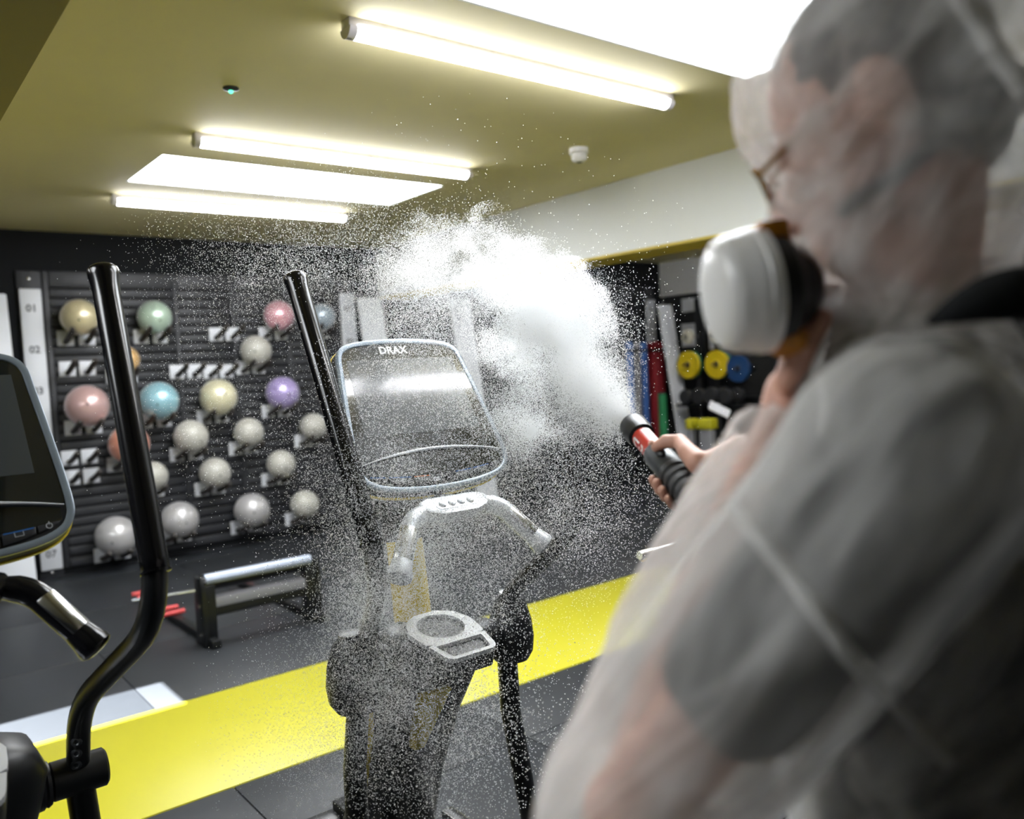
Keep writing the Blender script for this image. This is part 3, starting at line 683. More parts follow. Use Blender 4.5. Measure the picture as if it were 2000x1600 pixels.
    lo_poly = [(-.062, -.115), (.062, -.115), (.075, -.10), (.086, -.035), (-.086, -.035), (-.075, -.10)]
    rr_ = []
    for i in range(nb):
        x, y = to_out(i, 0, -.073, [(-.056, -.103), (.056, -.103), (.070, -.045), (-.070, -.045)]); rr_.append((x, y))
    bz = MB().ring([to_out(i, 0, .038, up_poly) for i in range(nb)], circ, (tc, U, Vt, Nt), -.008, .004)
    bz.ring([to_out(i, 0, -.073, lo_poly) for i in range(nb)], rr_, (tc, U, Vt, Nt), -.008, .004)
    obj('silver_bezel', bz.mesh('silver_bezel', MT['silver']), tr)
    obj('cup_well', MB().lathe([(0, .060), (-.046, .055), (-.046, .01)], tc+Vt*.038+Nt*(-.005), Nt, 32).mesh('cup_well', MT['black_rubber']), tr)
    # moving handles
    for s, pts in ((1, hr), (-1, hl)):
        P = [L(p[0]-xm, p[1], p[2]) for p in pts]; handle(t, P, [.13, .12])
        pv = P[-1]; s_in = -s
        ps = obj('pivot_sleeve', MB().lathe([(-.055, .034), (-.05, .040), (.05, .040), (.055, .034)], pv, (1, 0, 0), 28).mesh('pivot_sleeve', MT['black_satin']), t)
        obj('pivot_axle', MB().tube([pv+Vector((s_in*.05, 0, 0)), Vector((0, pv.y+.01, pv.z+.01))], .02, 12).mesh('pivot_axle', MT['chrome']), t)
        obj('axle_boot', MB().lathe([(.055, .044), (.062, .048), (.066, .046), (.07, .05), (.12, .056), (.14, .058), (.145, .05)], pv, (s_in, 0, 0), 28).mesh('axle_boot', MT['black_plastic']), t)
        for k in range(3):
            z = .03+.027*k; d = (P[-2]-pv); q = pv+d.normalized()*(.038+.03*k)
            obj('bolt', MB().lathe([(.018, .011), (.0265, .0105), (.0285, .006), (.0265, .004)], q, (-.35, -.94, 0), 14).mesh('bolt', MT['barrel']), t)
        if boots:
            pb = pv+Vector((s*.015, -.005, 0)); e = 1.0 if s > 0 else 1.12
            obj('pivot_cover', MB().lathe([(.105, .024), (.10, .030), (.08, .044*e), (.03, .060*e), (-.02, .067*e), (-.06, .064*e), (-.085, .050*e), (-.092, .03)], pb, Vector((s*.05, 0, 1)), 28).mesh('pivot_cover', MT['black_plastic']), t)
            obj('cover_collar', MB().lathe([(.098, .0245), (.100, .031), (.106, .0315), (.108, .026)], pb, Vector((s*.05, 0, 1)), 24).mesh('cover_collar', MT['silver' if s > 0 else 'black_plastic']), t)
        obj('lower_pole', MB().tube([pv, pv+Vector((s*.02, .02, -.25)), pv+Vector((s*.045, -.02, -.58))], .029, 18).mesh('lower_pole', MT['black_satin']), t)
        obj('pedal_arm', MB().tube([pv+Vector((s*.045, -.02, -.57)), Vector((s*.19, -.45, .15)), Vector((s*.19, -.95, .18))], .028, 12).mesh('pedal_arm', MT['black_satin']), t)
        obj('pedal', MB().box(s*.19-.075, s*.19+.075, -1.02, -.66, .20, .235).mesh('pedal', MT['black_plastic'], bevel=.012), t)
        obj('pedal_track', MB().box(s*.19-.02, s*.19+.02, -1.0, .25, .05, .09).mesh('pedal_track', MT['chrome'], bevel=.004), t)
    obj('base_beam', MB().box(-.05, .05, -1.05, .55, .02, .09).mesh('base_beam', MT['black_satin'], bevel=.008), t)
    for y in (.52, -1.0):
        obj('floor_foot', MB().box(-.29, .29, y-.04, y+.04, 0, .06).mesh('floor_foot', MT['black_satin'], bevel=.01), t)
    return t

trainer('elliptical_trainer', 'elliptical trainer in the middle, veiled by spray, with handlebar coloured pale for glare', 1.18,
        [(1.51, 1.98, 1.688), (1.51, 1.605, 1.04), (1.425, 1.86, .80), (1.425, 1.875, .70)],
        [(.885, 1.938, 1.692), (.885, 1.595, 1.0), (.965, 1.82, .82), (.965, 1.88, .70)], True, 'silver', True)  # silver colour stands in for glare and mist on a black handlebar
trainer('elliptical_trainer', 'elliptical trainer cut off by the left edge, with dark handlebar grip', .11,
        [(.425, 1.82, 1.682), (.425, 1.572, 1.03), (.335, 1.895, .80), (.335, 1.96, .63)],
        [(-.20, 1.98, 1.69), (-.20, 1.65, 1.04), (-.115, 1.80, .80), (-.115, 1.875, .66)], False, 'black_gloss', True)
# chrome bar of a stand half hidden by the sleeve
t = thing('grab_bar', 'chrome bar with yellow underside poking out beside the white sleeve', 'bar', (2.3, 1.92, 0))
obj('bar', MB().lathe([(0, .014), (.004, .0165), (.75, .0165), (.754, .014)], (-.285, -.02, .80), (1, 0, 0), 20).mesh('bar', MT['chrome']), t)
obj('yellow_pad', MB().tube([(-.27, -.02, .788), (.45, -.02, .788)], .0135, 12).mesh('yellow_pad', MT['yellow_paint']), t)
obj('post', MB().tube([(.30, -.02, .79), (.30, -.02, .02)], .025, 16).mesh('post', MT['black_satin']), t)
obj('foot', MB().lathe([(0, .2), (.015, .2), (.03, .03)], (.30, -.02, 0), (0, 0, 1)).mesh('foot', MT['black_satin']), t)

# ================================================================ spray gun
GA = D(1236, 832, 1.62); GB = D(1338, 950, 1.40)
ga = (GA-GB).normalized(); GLEN = (GA-GB).length
gv = (O-(GA+GB)/2); gv = (gv-ga*gv.dot(ga)).normalized()          # towards the viewer's side
gp = ga.cross(gv); gp = gp if gp.dot(RT) > 0 else -gp             # up and right
gun = thing('spray_gun', 'black spray gun with red label held in the right hand', 'spray gun', GB)
def gl_(s, th=0, rho=0): return GB+ga*s+(gp*math.cos(math.radians(th))+gv*math.sin(math.radians(th)))*rho
def gpart(name, mb, m, parent=gun, **k):
    me = mb.mesh(name, m, **k)
    off = GB
    me.transform(Matrix.Translation(-off)); return obj(name, me, parent)
TIP = GLEN
gpart('nozzle', MB().lathe([(TIP-.052, .020), (TIP-.048, .0255), (TIP-.03, .0275), (TIP-.004, .0275), (TIP, .0265), (TIP, .0225), (TIP-.018, .0205), (TIP-.02, .004)], GB, ga, 36), MT['black_satin'])
rt = gpart('label_tube', MB().lathe([(TIP-.125, .0205), (TIP-.05, .0205)], GB, ga, 36), MT['red_label'])
def wrap(mb_pts, faces, s0, th0, rho):
    return MB().add([GB+ga*(s0+p.x)+(gp*math.cos(math.radians(th0)+p.y/rho)+gv*math.sin(math.radians(th0)+p.y/rho))*(rho+p.z) for p in mb_pts], faces)
def patch(s0, s1, a0, a1, rho, n=10):
    v = []; f = []
    for i in range(n+1):
        a = math.radians(a0+(a1-a0)*i/n)
        for s in (s0, s1): v.append(GB+ga*s+(gp*math.cos(a)+gv*math.sin(a))*rho)
    for i in range(n): f.append((2*i, 2*i+1, 2*i+3, 2*i+2))
    return MB().add(v, f)
gpart('white_patch', patch(TIP-.118, TIP-.054, 20, 58, .0208), MT['print_white'], rt)
gpart('fine_print', patch(TIP-.085, TIP-.060, 40, 52, .0210), MT['print_grey'], rt)
v, f = text_geo('ST·PA', .026, .0003, True)
for p in v: p.x = -p.x; p.y = -p.y
gpart('lettering', wrap(v, f, TIP-.090, 150, .0208), MT['print_white'], rt, smooth=False)
gpart('barrel', MB().lathe([(TIP-.20, .0255), (TIP-.198, .0262), (TIP-.125, .0262), (TIP-.121, .0245), (TIP-.121, .018)], GB, ga, 36), MT['barrel'])
prof = [(TIP-.195, .026)]
for k in range(9):
    s = TIP-.20-.022*k
    prof += [(s, .0285), (s-.003, .0300), (s-.013, .0300), (s-.016, .0275), (s-.021, .0275)]
gpart('ribbed_grip', MB().lathe(prof, GB, ga, 36), MT['black_rubber'])
gpart('trigger_button', MB().ellipsoid(gl_(TIP-.166, 78, .028), (ga*.014, ga.cross(gv)*.009, gv*.007)), MT['black_plastic'])
gpart('screw', MB().lathe([(0, .003), (.002, .003)], gl_(TIP-.02, 150, .0272), (gp*math.cos(math.radians(150))+gv*math.sin(math.radians(150))), 10), MT['chrome'])
hend = gl_(TIP-.40)
gpart('hose', MB().tube(smooth_path([gl_(TIP-.36), hend, hend+Vector((.01, -.05, -.10)), hend+Vector((.03, -.09, -.30)), hend+Vector((.06, -.12, -.65)), Vector((hend.x+.14, hend.y-.16, .02)), Vector((hend.x+.5, hend.y-.35, .02))], 6), .011, 12), MT['black_rubber'])

# ================================================================ person
pf = (-R0*0.86 + Vector((math.cos(YAW), math.sin(YAW), 0))*0.51).normalized(); Z = Vector((0, 0, 1))
pl = Vector((-pf.y, pf.x, 0))
HC = D(1705, 232, .80); NB = D(1760, 630, .83)
tilt = math.radians(24); hf = pf*math.cos(tilt)-Z*math.sin(tilt); hu = pf*math.sin(tilt)+Z*math.cos(tilt); hl_ = pl
LS = D(1770, 915, .64); RS = NB-pl*.175-Z*.07
LE = D(1235, 1590, .66); LW = D(1535, 835, .83); LH = D(1552, 722, .84)
def remesh(mb, voxel, it=6, lam=.5):
    me = bpy.data.meshes.new('tmp'); me.from_pydata(mb.v, [], mb.f); o = bpy.data.objects.new('tmp', me); COL.objects.link(o)
    md = o.modifiers.new('r', 'REMESH'); md.mode = 'VOXEL'; md.voxel_size = voxel; md.adaptivity = 0
    dg = bpy.context.evaluated_depsgraph_get(); dg.update(); ev = o.evaluated_get(dg); m2 = ev.to_mesh()
    n = len(m2.vertices); V = np.empty(n*3, np.float32); m2.vertices.foreach_get('co', V); V = V.reshape(-1, 3)
    E_ = np.empty(len(m2.edges)*2, np.int32); m2.edges.foreach_get('vertices', E_); E_ = E_.reshape(-1, 2)
    F_ = [tuple(p.vertices) for p in m2.polygons]
    ev.to_mesh_clear(); bpy.data.objects.remove(o); bpy.data.meshes.remove(me)
    deg = np.bincount(E_.ravel(), minlength=n).astype(np.float32)[:, None]; deg[deg == 0] = 1
    for _ in range(it):
        S = np.zeros_like(V)
        for k in range(3):
            S[:, k] = np.bincount(E_[:, 0], V[E_[:, 1], k], n)+np.bincount(E_[:, 1], V[E_[:, 0], k], n)
        V = V+lam*(S/deg-V)
    return V.astype(np.float64), F_
def normals(V, F_):
    q = np.array([f if len(f) == 4 else (*f, f[-1]) for f in F_]); N = np.zeros_like(V)
    fn = np.cross(V[q[:, 2]]-V[q[:, 0]], V[q[:, 3]]-V[q[:, 1]])
    for k in range(4): np.add.at(N, q[:, k], fn)
    return N/np.maximum(np.linalg.norm(N, axis=1, keepdims=True), 1e-9)
def to_obj(name, V, F_, m, parent, base):
    me = bpy.data.meshes.new(name); me.from_pydata([tuple(p) for p in (V-np.array(base))], [], F_); me.update(); me.materials.append(m)
    me.polygons.foreach_set('use_smooth', [True]*len(me.polygons)); return obj(name, me, parent)
def limb(mb, pts, rads, seg=20):
    pts = [Vector(p) for p in pts]; mb.tube(pts, rads, seg)
    for p, r in zip(pts, rads): mb.sphere(p, r*.998, seg, 12)
def ell(mb, c, a, b_, c_, fr=None):
    f_, l_, u_ = fr if fr else (pf, pl, Z); mb.ellipsoid(c, (f_*a, l_*b_, u_*c_), 28, 18)
PB = Vector((NB.x-pf.x*.02, NB.y-pf.y*.02, 0.0))
PEL = NB-Z*.56-pf*.03
hipL = PEL+pl*.09-Z*.06; hipR = PEL-pl*.09-Z*.06
footL = Vector((hipL.x, hipL.y, .07))+pl*.05+pf*.04; footR = Vector((hipR.x, hipR.y, .07))-pl*.05-pf*.06
kneeL = (hipL+footL)/2+pf*.03; kneeR = (hipR+footR)/2+pf*.02
RW = gl_(TIP-.255, 20, .075)+RT*.045; RE = RS*.45+RW*.55-Z*.13+RT*.05
person = thing('person', 'person in a thin white hooded coverall pointing a spray gun, seen from behind', 'person', PB)
def torso(mb, g):
    ell(mb, NB-Z*.24-pf*.02, .115+g, .16+g, .19+g); ell(mb, NB-Z*.38-pf*.015, .115+g, .155+g, .20+g); ell(mb, PEL, .12+g, .165+g, .15+g)
    limb(mb, [LS-pl*.01, NB-Z*.105-pf*.02, RS+pl*.01], [.058+g, .075+g, .058+g])
# ---- bare body
B = MB(); torso(B, 0.0)
HF = (hf, hl_, hu)
ell(B, HC+hu*.022-hf*.012, .098, .077, .104, HF); ell(B, HC+hf*.038-hu*.055, .062, .060, .082, HF); ell(B, HC+hf*.060-hu*.105, .040, .042, .030, HF)
ell(B, HC+hf*.104-hu*.035, .020, .013, .026, HF); ell(B, HC+hf*.112-hu*.052, .014, .016, .012, HF); ell(B, HC+hf*.085+hu*.012, .016, .05, .012, HF)
ell(B, HC+hf*.092-hu*.083, .012, .026, .008, HF); ell(B, HC+hf*.078-hu*.03+hl_*.038, .02, .022, .018, HF); ell(B, HC+hf*.078-hu*.03-hl_*.038, .02, .022, .018, HF)
limb(B, [HC-hu*.05-hf*.025, NB-Z*.02-pf*.005, NB-Z*.10-pf*.01], [.056, .060, .075])
for s in (1, -1):
    e = HC+hl_*(s*.083)-hf*.018-hu*.012
    Bf = (hf*.9+hu*.2).normalized()
    ell(B, e+hl_*(s*.004), .024, .012, .040, (hf, (hl_*s*.9-hf*.35).normalized(), hu)); ell(B, e+hl_*(s*.006)-hf*.008+hu*.010, .018, .006, .028, (hf, (hl_*s-hf*.5).normalized(), hu))
limb(B, [LS, (LS+LE)/2, LE, (LE*.6+LW*.4), LW], [.052, .046, .040, .042, .030]); limb(B, [RS, (RS+RE)/2, RE, (RE*.6+RW*.4), RW], [.052, .046, .040, .040, .029])
limb(B, [hipL, kneeL, footL+Z*.05], [.085, .056, .042]); limb(B, [hipR, kneeR, footR+Z*.05], [.085, .056, .042])
V1, F1 = remesh(B, .0055, 5)
# ---- right hand closed on the gun
Hd = MB(); rg = .030
ell(Hd, gl_(TIP-.235, 8, rg+.016), .046, .014, .034, (ga, (gp*.99+gv*.14).normalized(), (gv*.99-gp*.14).normalized()))
ell(Hd, gl_(TIP-.262, 12, rg+.020), .032, .020, .030, (ga, gp, gv))
limb(Hd, [RW, gl_(TIP-.27, 15, rg+.03), gl_(TIP-.245, 10, rg+.02)], [.027, .025, .020])
for i, (ds, r0, reach) in enumerate(((-.190, .0096, 205), (-.2115, .0102, 212), (-.2335, .0098, 208), (-.2545, .0086, 200))):
    pts = []; rr = []
    for k in range(9):
        a = -5-(reach-5)*k/8; pts.append(gl_(TIP+ds-.004*k/8, a, rg+r0*.75)); rr.append(r0*(1.05-.22*k/8)*(1.06 if k in (2, 5) else 1))
    limb(Hd, pts, rr, 14)
tb = [gl_(TIP-.262, 38, rg+.022), gl_(TIP-.228, 42, rg+.024), gl_(TIP-.190, 40, rg+.026), gl_(TIP-.170, 58, rg+.018), gl_(TIP-.160, 80, rg+.009)]
limb(Hd, tb, [.020, .0165, .0135, .0125, .0095], 16)
V2, F2 = remesh(Hd, .0024, 4)
# ---- left hand raised to the respirator
Hl = MB(); hd = (LH-LW).normalized(); hx = (FW*.75+RT*.35-hd*(FW*.75+RT*.35).dot(hd)).normalized(); hn = hd.cross(hx)
ell(Hl, LH, .046, .040, .015, (hd, hx, hn)); limb(Hl, [LW, LW*.4+LH*.6], [.029, .026])
for i in range(4):
    b0 = LH+hd*.035+hx*(-.030+.020*i); ln = (.070, .080, .074, .060)[i]; sgn = 1
    d1 = (hd*.85+RT*.35+UP*.1).normalized(); d2 = (hd*.25+RT*.9+UP*.15).normalized(); d3 = (RT*.9-hd*.35-UP*.2).normalized()
    p1 = b0+d1*ln*.45; p2 = p1+d2*ln*.33; p3 = p2+d3*ln*.25
    limb(Hl, [b0, p1, p2, p3], [.0105, .0098, .0088, .0075], 14)
b0 = LH-hd*.02-hx*.034; limb(Hl, [b0, b0+(hd*.6-hx*.5+RT*.3).normalized()*.035, b0+(hd*.9-hx*.35+RT*.45).normalized()*.068], [.015, .0125, .0095], 14)
V3, F3 = remesh(Hl, .0026, 4)
V = np.vstack([V1, V2, V3]); o1 = len(V1); o2 = o1+len(V2)
Fs = F1+[tuple(i+o1 for i in f) for f in F2]+[tuple(i+o2 for i in f) for f in F3]
to_obj('body', V, Fs, MT['skin'], person, PB)
# ---- nails of the right hand
for a_, s_ in ((80, -.1535),):
    q = gl_(TIP+s_, 84, rg+.018)
    me = MB().ellipsoid(q, (ga*.006, ga.cross(gv)*.006, gv*.0022), 12, 8).mesh('thumb_nail', MT['skin']); me.transform(Matrix.Translation(-PB)); obj('thumb_nail', me, person)
# ---- hair
B = MB(); ell(B, HC+hu*.034-hf*.026, .098, .083, .100, HF); ell(B, HC-hu*.02-hf*.055, .058, .072, .075, HF)
Vh, Fh = remesh(B, .005, 4)
Nn = normals(Vh, Fh); Vh = Vh+Nn*np.array([mnoise.noise(Vector(p)*60)*.003 for p in Vh])[:, None]
to_obj('hair', Vh, Fh, MT['hair'], person, PB)
# ---- T-shirt, trousers and shoes
B = MB(); torso(B, .010)
hem = LS+(LE-LS)*.60; hemr = RS+(RE-RS)*.55
limb(B, [LS, LS+(LE-LS)*.3, hem], [.066, .062, .060]); limb(B, [RS, hemr], [.066, .060])
limb(B, [NB-Z*.06, NB-Z*.01], [.075, .066])
Vt, Ft = remesh(B, .006, 5)
Nn = normals(Vt, Ft); Vt = Vt+Nn*np.array([mnoise.noise(Vector(p)*22)*.004 for p in Vt])[:, None]
to_obj('t_shirt', Vt, Ft, MT['tee'], person, PB)
B = MB(); ell(B, PEL, .128, .172, .13); limb(B, [hipL, kneeL, footL+Z*.03], [.092, .066, .055]); limb(B, [hipR, kneeR, footR+Z*.03], [.092, .066, .055])
Vt, Ft = remesh(B, .009, 4); to_obj('trousers', Vt, Ft, MT['tee'], person, PB)
for ft in (footL, footR):
    B = MB(); ell(B, Vector((ft.x, ft.y, .045))+pf*.05, .135, .048, .045); ell(B, Vector((ft.x, ft.y, .07))-pf*.02, .06, .045, .06)
    Vt, Ft = remesh(B, .006, 3); Vt[:, 2] = np.maximum(Vt[:, 2], .004); to_obj('shoe', Vt, Ft, MT['shoe'], person, PB)
# ---- coverall
FD = (RT*.62+UP*.78).normalized()
def folds(V, Nn, amp, seed, sc=13.0):
    out = np.empty(len(V)); a = Vector((.6, .3, 1.1)); 
    for i, p in enumerate(V):
        q = Vector(p)*sc+Vector((seed, seed*2, 0))
        a_ = q.dot(FD); w = q-FD*(a_*.68)
        n1 = mnoise.noise(w); n2 = 1-abs(mnoise.noise(w*1.9+Vector((5, 3, 1))))*2
        out[i] = n1*.7+n2*.45
    return V+Nn*(out*amp)[:, None]
B = MB(); torso(B, .034)
limb(B, [LS, LS+(LE-LS)*.35, LS+(LE-LS)*.7, LE, LE+(LW-LE)*.35, LE+(LW-LE)*.78, LW-(LW-LE).normalized()*.0], [.094, .090, .084, .078, .070, .058, .046])
limb(B, [RS, RS+(RE-RS)*.5, RE, RE+(RW-RE)*.6, RW], [.090, .082, .072, .060, .044])
limb(B, [hipL, kneeL, footL+Z*.02], [.125, .095, .085]); limb(B, [hipR, kneeR, footR+Z*.02], [.125, .095, .085])
limb(B, [NB-Z*.10, NB-Z*.02+pf*.0], [.13, .085])
Vs, Fs = remesh(B, .0075, 7)
Nn = normals(Vs, Fs); Vs = folds(Vs, Nn, .0105, 3.1)
def cut(V, F_, tests):
    keep = []
    for f in F_:
        c = Vector(V[list(f)].mean(axis=0))
        if not any(t_(c) for t_ in tests): keep.append(f)
    used = sorted({i for f in keep for i in f}); mp = {a: b for b, a in enumerate(used)}
    return V[used], [tuple(mp[i] for i in f) for f in keep]
dl = (LW-LE).normalized(); dr = (RW-RE).normalized()
Vs, Fs = cut(Vs, Fs, [lambda c: -.012 < (c-LW).dot(dl) < .06 and ((c-LW)-dl*(c-LW).dot(dl)).length < .05, lambda c: (c-RW).dot(dr) > -.02 and (c-RW).length < .09,
                      lambda c: c.z < .06, lambda c: (c-NB).length < .075 and c.z > NB.z-.02])
suit = to_obj('coverall', Vs, Fs, MT['suit'], person, PB)
# hood
B = MB(); ell(B, HC+hu*.030-hf*.012, .132, .114, .130, HF); ell(B, HC-hf*.045+hu*.012, .130, .114, .134, HF); ell(B, HC-hf*.075-hu*.008, .125, .112, .134, HF); ell(B, HC-hf*.10-hu*.03, .115, .106, .130, HF); ell(B, HC+hf*.045-hu*.085, .098, .092, .100, HF)
limb(B, [HC-hu*.08-hf*.01, NB+Z*.015, NB-Z*.07], [.094, .092, .110])
Vq, Fq = remesh(B, .006, 18)
Nn = normals(Vq, Fq); Vq = folds(Vq, Nn, .0075, 9.0, 16.0)
def face_open(c):
    r = c-HC; a = r.dot(hf); u = r.dot(hu); l_ = r.dot(hl_)
    return a > .080 and ((u+.05)/.085)**2+(l_/.052)**2 < 1
Vq, Fq = cut(Vq, Fq, [face_open, lambda c: c.z < NB.z-.05])
hood = to_obj('hood', Vq, Fq, MT['hood'], suit, PB); hood.parent = suit
# dark piece added to fill the black gap between hood and shoulder
sp = smooth_path([D(1812, 630, .665), D(1870, 604, .66), D(1935, 582, .66), D(2010, 574, .67), D(2100, 590, .72), D(2160, 640, .80)], 5)
me = MB().tube(sp, lerp_list([.003, .012, .019, .023, .024, .022], 5), 14, ell=(1, .55)).mesh('gap_filler', MT['tee']); me.transform(Matrix.Translation(-PB))
o = obj('gap_filler', me, person); o['label'] = 'dark filler between hood and shoulder'
# seams: doubled cloth laid on the surface
from mathutils.bvhtree import BVHTree
def seam(Vx, Fx, pix, w, parent, name='seam'):
    bv = BVHTree.FromPolygons([Vector(p) for p in Vx], Fx); pts = []
    for a, b_ in zip(pix, pix[1:]):
        for k in range(14):
            t_ = k/14; r = ray(a[0]+(b_[0]-a[0])*t_, a[1]+(b_[1]-a[1])*t_); h = bv.ray_cast(O, r.normalized())
            if h[0] is not None: pts.append((h[0], h[1]))
    if len(pts) < 3: return
    v = []; f = []
    for i, (p, n) in enumerate(pts):
        tg = (pts[min(i+1, len(pts)-1)][0]-pts[max(i-1, 0)][0]).normalized(); n = n if n.dot(O-p) > 0 else -n; sd = tg.cross(n).normalized()
        v += [p+n*.0012-sd*w, p+n*.0035-sd*w*.5, p+n*.0045, p+n*.0035+sd*w*.5, p+n*.0012+sd*w]
    for i in range(len(pts)-1):
        for k in range(4): f.append((i*5+k, i*5+k+1, i*5+k+6, i*5+k+5))
    me = MB().add(v, f).mesh(name, MT['seam'], angle=80); me.transform(Matrix.Translation(-PB)); obj(name, me, parent)
seam(Vs, Fs, [(1430, 985), (1540, 1120), (1650, 1270), (1760, 1390), (1860, 1500)], .006, suit)
seam(Vq, Fq, [(1850, -40), (1930, 80), (2010, 190)], .008, suit, 'hood_seam')

# ---- respirator
rc = D(1436, 574, .79); ra = (-RT*.975-FW*.06-UP*.14).normalized()
resp = thing('respirator', 'half-mask respirator with a large white round filter', 'respirator', rc)
def rpart(name, mb, m, parent=resp, **k):
    me = mb.mesh(name, m, **k); me.transform(Matrix.Translation(-rc)); return obj(name, me, parent)
fl = rpart('filter', MB().lathe([(-.026, .030), (-.026, .050), (-.022, .0560), (-.008, .0575), (-.006, .0560), (.006, .0550), (.016, .050), (.021, .041), (.023, .030), (.0235, .010)], rc, ra, 44), MT['filter'], angle=50)
rpart('filter_rim', MB().lathe([(-.028, .055), (-.026, .0590), (-.016, .0590), (-.014, .0570)], rc, ra, 44), MT['filter'], fl)
mouth = HC+hf*.095-hu*.085
bd = rpart('mask_body', MB().lathe([(.022, .046), (.028, .054), (.044, .052), (.054, .042)], rc, -ra, 32).ellipsoid(rc-ra*.050-UP*.004, (ra*.035, UP*.042, FW*.040)), MT['mask_black'])
uq = (UP-ra*UP.dot(ra)).normalized(); fq = ra.cross(uq); cq = rc-ra*.036+uq*.050-FW*.012
rpart('amber_clip', MB().prism(rrect(-.014, .014, -.018, .018, .004), (cq, ra, fq, uq), -.012, .010), MT['amber'], bd, bevel=.003)
rpart('amber_valve', MB().lathe([(0, .02), (.012, .02), (.018, .012)], rc-ra*.05-UP*.046, (-UP*.8-FW*.4-RT*.2), 24), MT['amber'], bd)
rpart('strap', MB().tube([HC+hf*.06-hu*.075+hl_*.060, HC+hf*.0-hu*.075+hl_*.080, HC-hf*.06-hu*.06+hl_*.083, HC-hf*.125-hu*.045+hl_*.03, HC-hf*.125-hu*.045-hl_*.03, HC-hf*.06-hu*.06-hl_*.083, HC+hf*.0-hu*.075-hl_*.080, HC+hf*.06-hu*.075-hl_*.060], .009, 8, ell=(1, .3)), MT['mask_black'])
# ---- glasses
gc = HC+hf*.112-hu*.012
gls = thing('eyeglasses', 'tortoiseshell eyeglasses showing at the edge of the hood', 'eyeglasses', gc)
def gpt(name, mb, m, parent=gls):
    me = mb.mesh(name, m); me.transform(Matrix.Translation(-gc)); return obj(name, me, parent)
for s in (1, -1):
    cc = gc+hl_*(s*.034); ring = [cc+hl_*(math.cos(a)*.026)+hu*(math.sin(a)*.021)-hf*(.006*abs(math.cos(a)) if math.cos(a)*s > 0 else 0) for a in [2*math.pi*i/24 for i in range(25)]]
    rm = gpt('rim', MB().tube(ring, .0028, 8, caps=False), MT['tortoise'])
    gpt('temple', MB().tube([cc+hl_*(s*.027)-hf*.006+hu*.006, cc+hl_*(s*.046)-hf*.03+hu*.006, HC+hl_*(s*.086)-hf*.01+hu*.012], .0025, 8), MT['tortoise'])
gpt('bridge', MB().tube([gc+hl_*.010+hu*.004, gc+hf*.004+hu*.007, gc-hl_*.010+hu*.004], .0026, 8), MT['tortoise'])

# ================================================================ spray cloud: droplets as points
def vnoise(P, seed):
    r = np.random.default_rng(seed).random((64, 64, 64)).astype(np.float32)
    i = np.floor(P).astype(int); f = P-i; f = f*f*(3-2*f); out = np.zeros(len(P), np.float32)
    for a in (0, 1):
        for b in (0, 1):
            for c in (0, 1):
                w = (f[:, 0] if a else 1-f[:, 0])*(f[:, 1] if b else 1-f[:, 1])*(f[:, 2] if c else 1-f[:, 2])
                out += w*r[(i[:, 0]+a) % 64, (i[:, 1]+b) % 64, (i[:, 2]+c) % 64]
    return out
def fnoise(P, sc, seed): return vnoise(P*sc, seed)*.5+vnoise(P*sc*2.1, seed+1)*.28+vnoise(P*sc*4.5, seed+2)*.22
AX = np.array([list(RT), list(UP), list(FW)])
NOZ = np.array(D(1222, 818, 1.64))
pts = []; rad = []
def blob(px, py, d, rx, ry, rd, n, edge=2.4, clump=0.0, sc=9, rot=0.0, r=(.00045, .0008)):
    m = int(n*(1.0 if clump == 0 else 1.9))
    u = RNG.normal(size=(m, 3)); u /= np.linalg.norm(u, axis=1, keepdims=True); q = RNG.random(m)**(1/edge); u *= q[:, None]
    cs, sn = math.cos(math.radians(rot)), math.sin(math.radians(rot))
    x = u[:, 0]*rx; y = u[:, 1]*ry; X = x*cs-y*sn; Yv = x*sn+y*cs
    k = d/F_PX; c = np.array(D(px, py, d))
    P = c+(AX[0]*(X*k)[:, None])-(AX[1]*(Yv*k)[:, None])+AX[2]*(u[:, 2]*rd)[:, None]
    if clump > 0:
        nz = fnoise(P+40, sc, 5)
        lim = .5+clump*.22*(q**2)-(1-clump)*.12
        pr = np.clip((nz-lim)*6+.5, 0.02, 1); keep = RNG.random(m) < pr; P = P[keep]
        P = P[:n]
    pts.append(P); rad.append(RNG.uniform(r[0], r[1], len(P)))
def drizzle(px, py, d, sx, sy, sd, n, r=(.0004, .00075)):
    g = RNG.normal(size=(n, 3)); g = g[np.linalg.norm(g, axis=1) < 2.6]; k = d/F_PX
    P = np.array(D(px, py, d))+AX[0]*(g[:, 0]*sx*k)[:, None]-AX[1]*(g[:, 1]*sy*k)[:, None]+AX[2]*(g[:, 2]*sd)[:, None]
    nz = fnoise(P+40, 8, 9); P = P[RNG.random(len(P)) < np.clip((nz-.36)*4, .15, 1)]
    pts.append(P); rad.append(RNG.uniform(r[0], r[1], len(P)))
def jet(n, tgt, spread, r=(.00035, .0006), pw=1.0):
    t = RNG.random(n)**pw; T = np.array(D(*tgt)); c = NOZ+(T-NOZ)*t[:, None]; g = RNG.normal(size=(n, 3)); g *= (0.008+spread*t)[:, None]
    pts.append(c+g); rad.append(RNG.uniform(*r, n))
MIST = 1.0
def N_(n): return int(n*MIST)
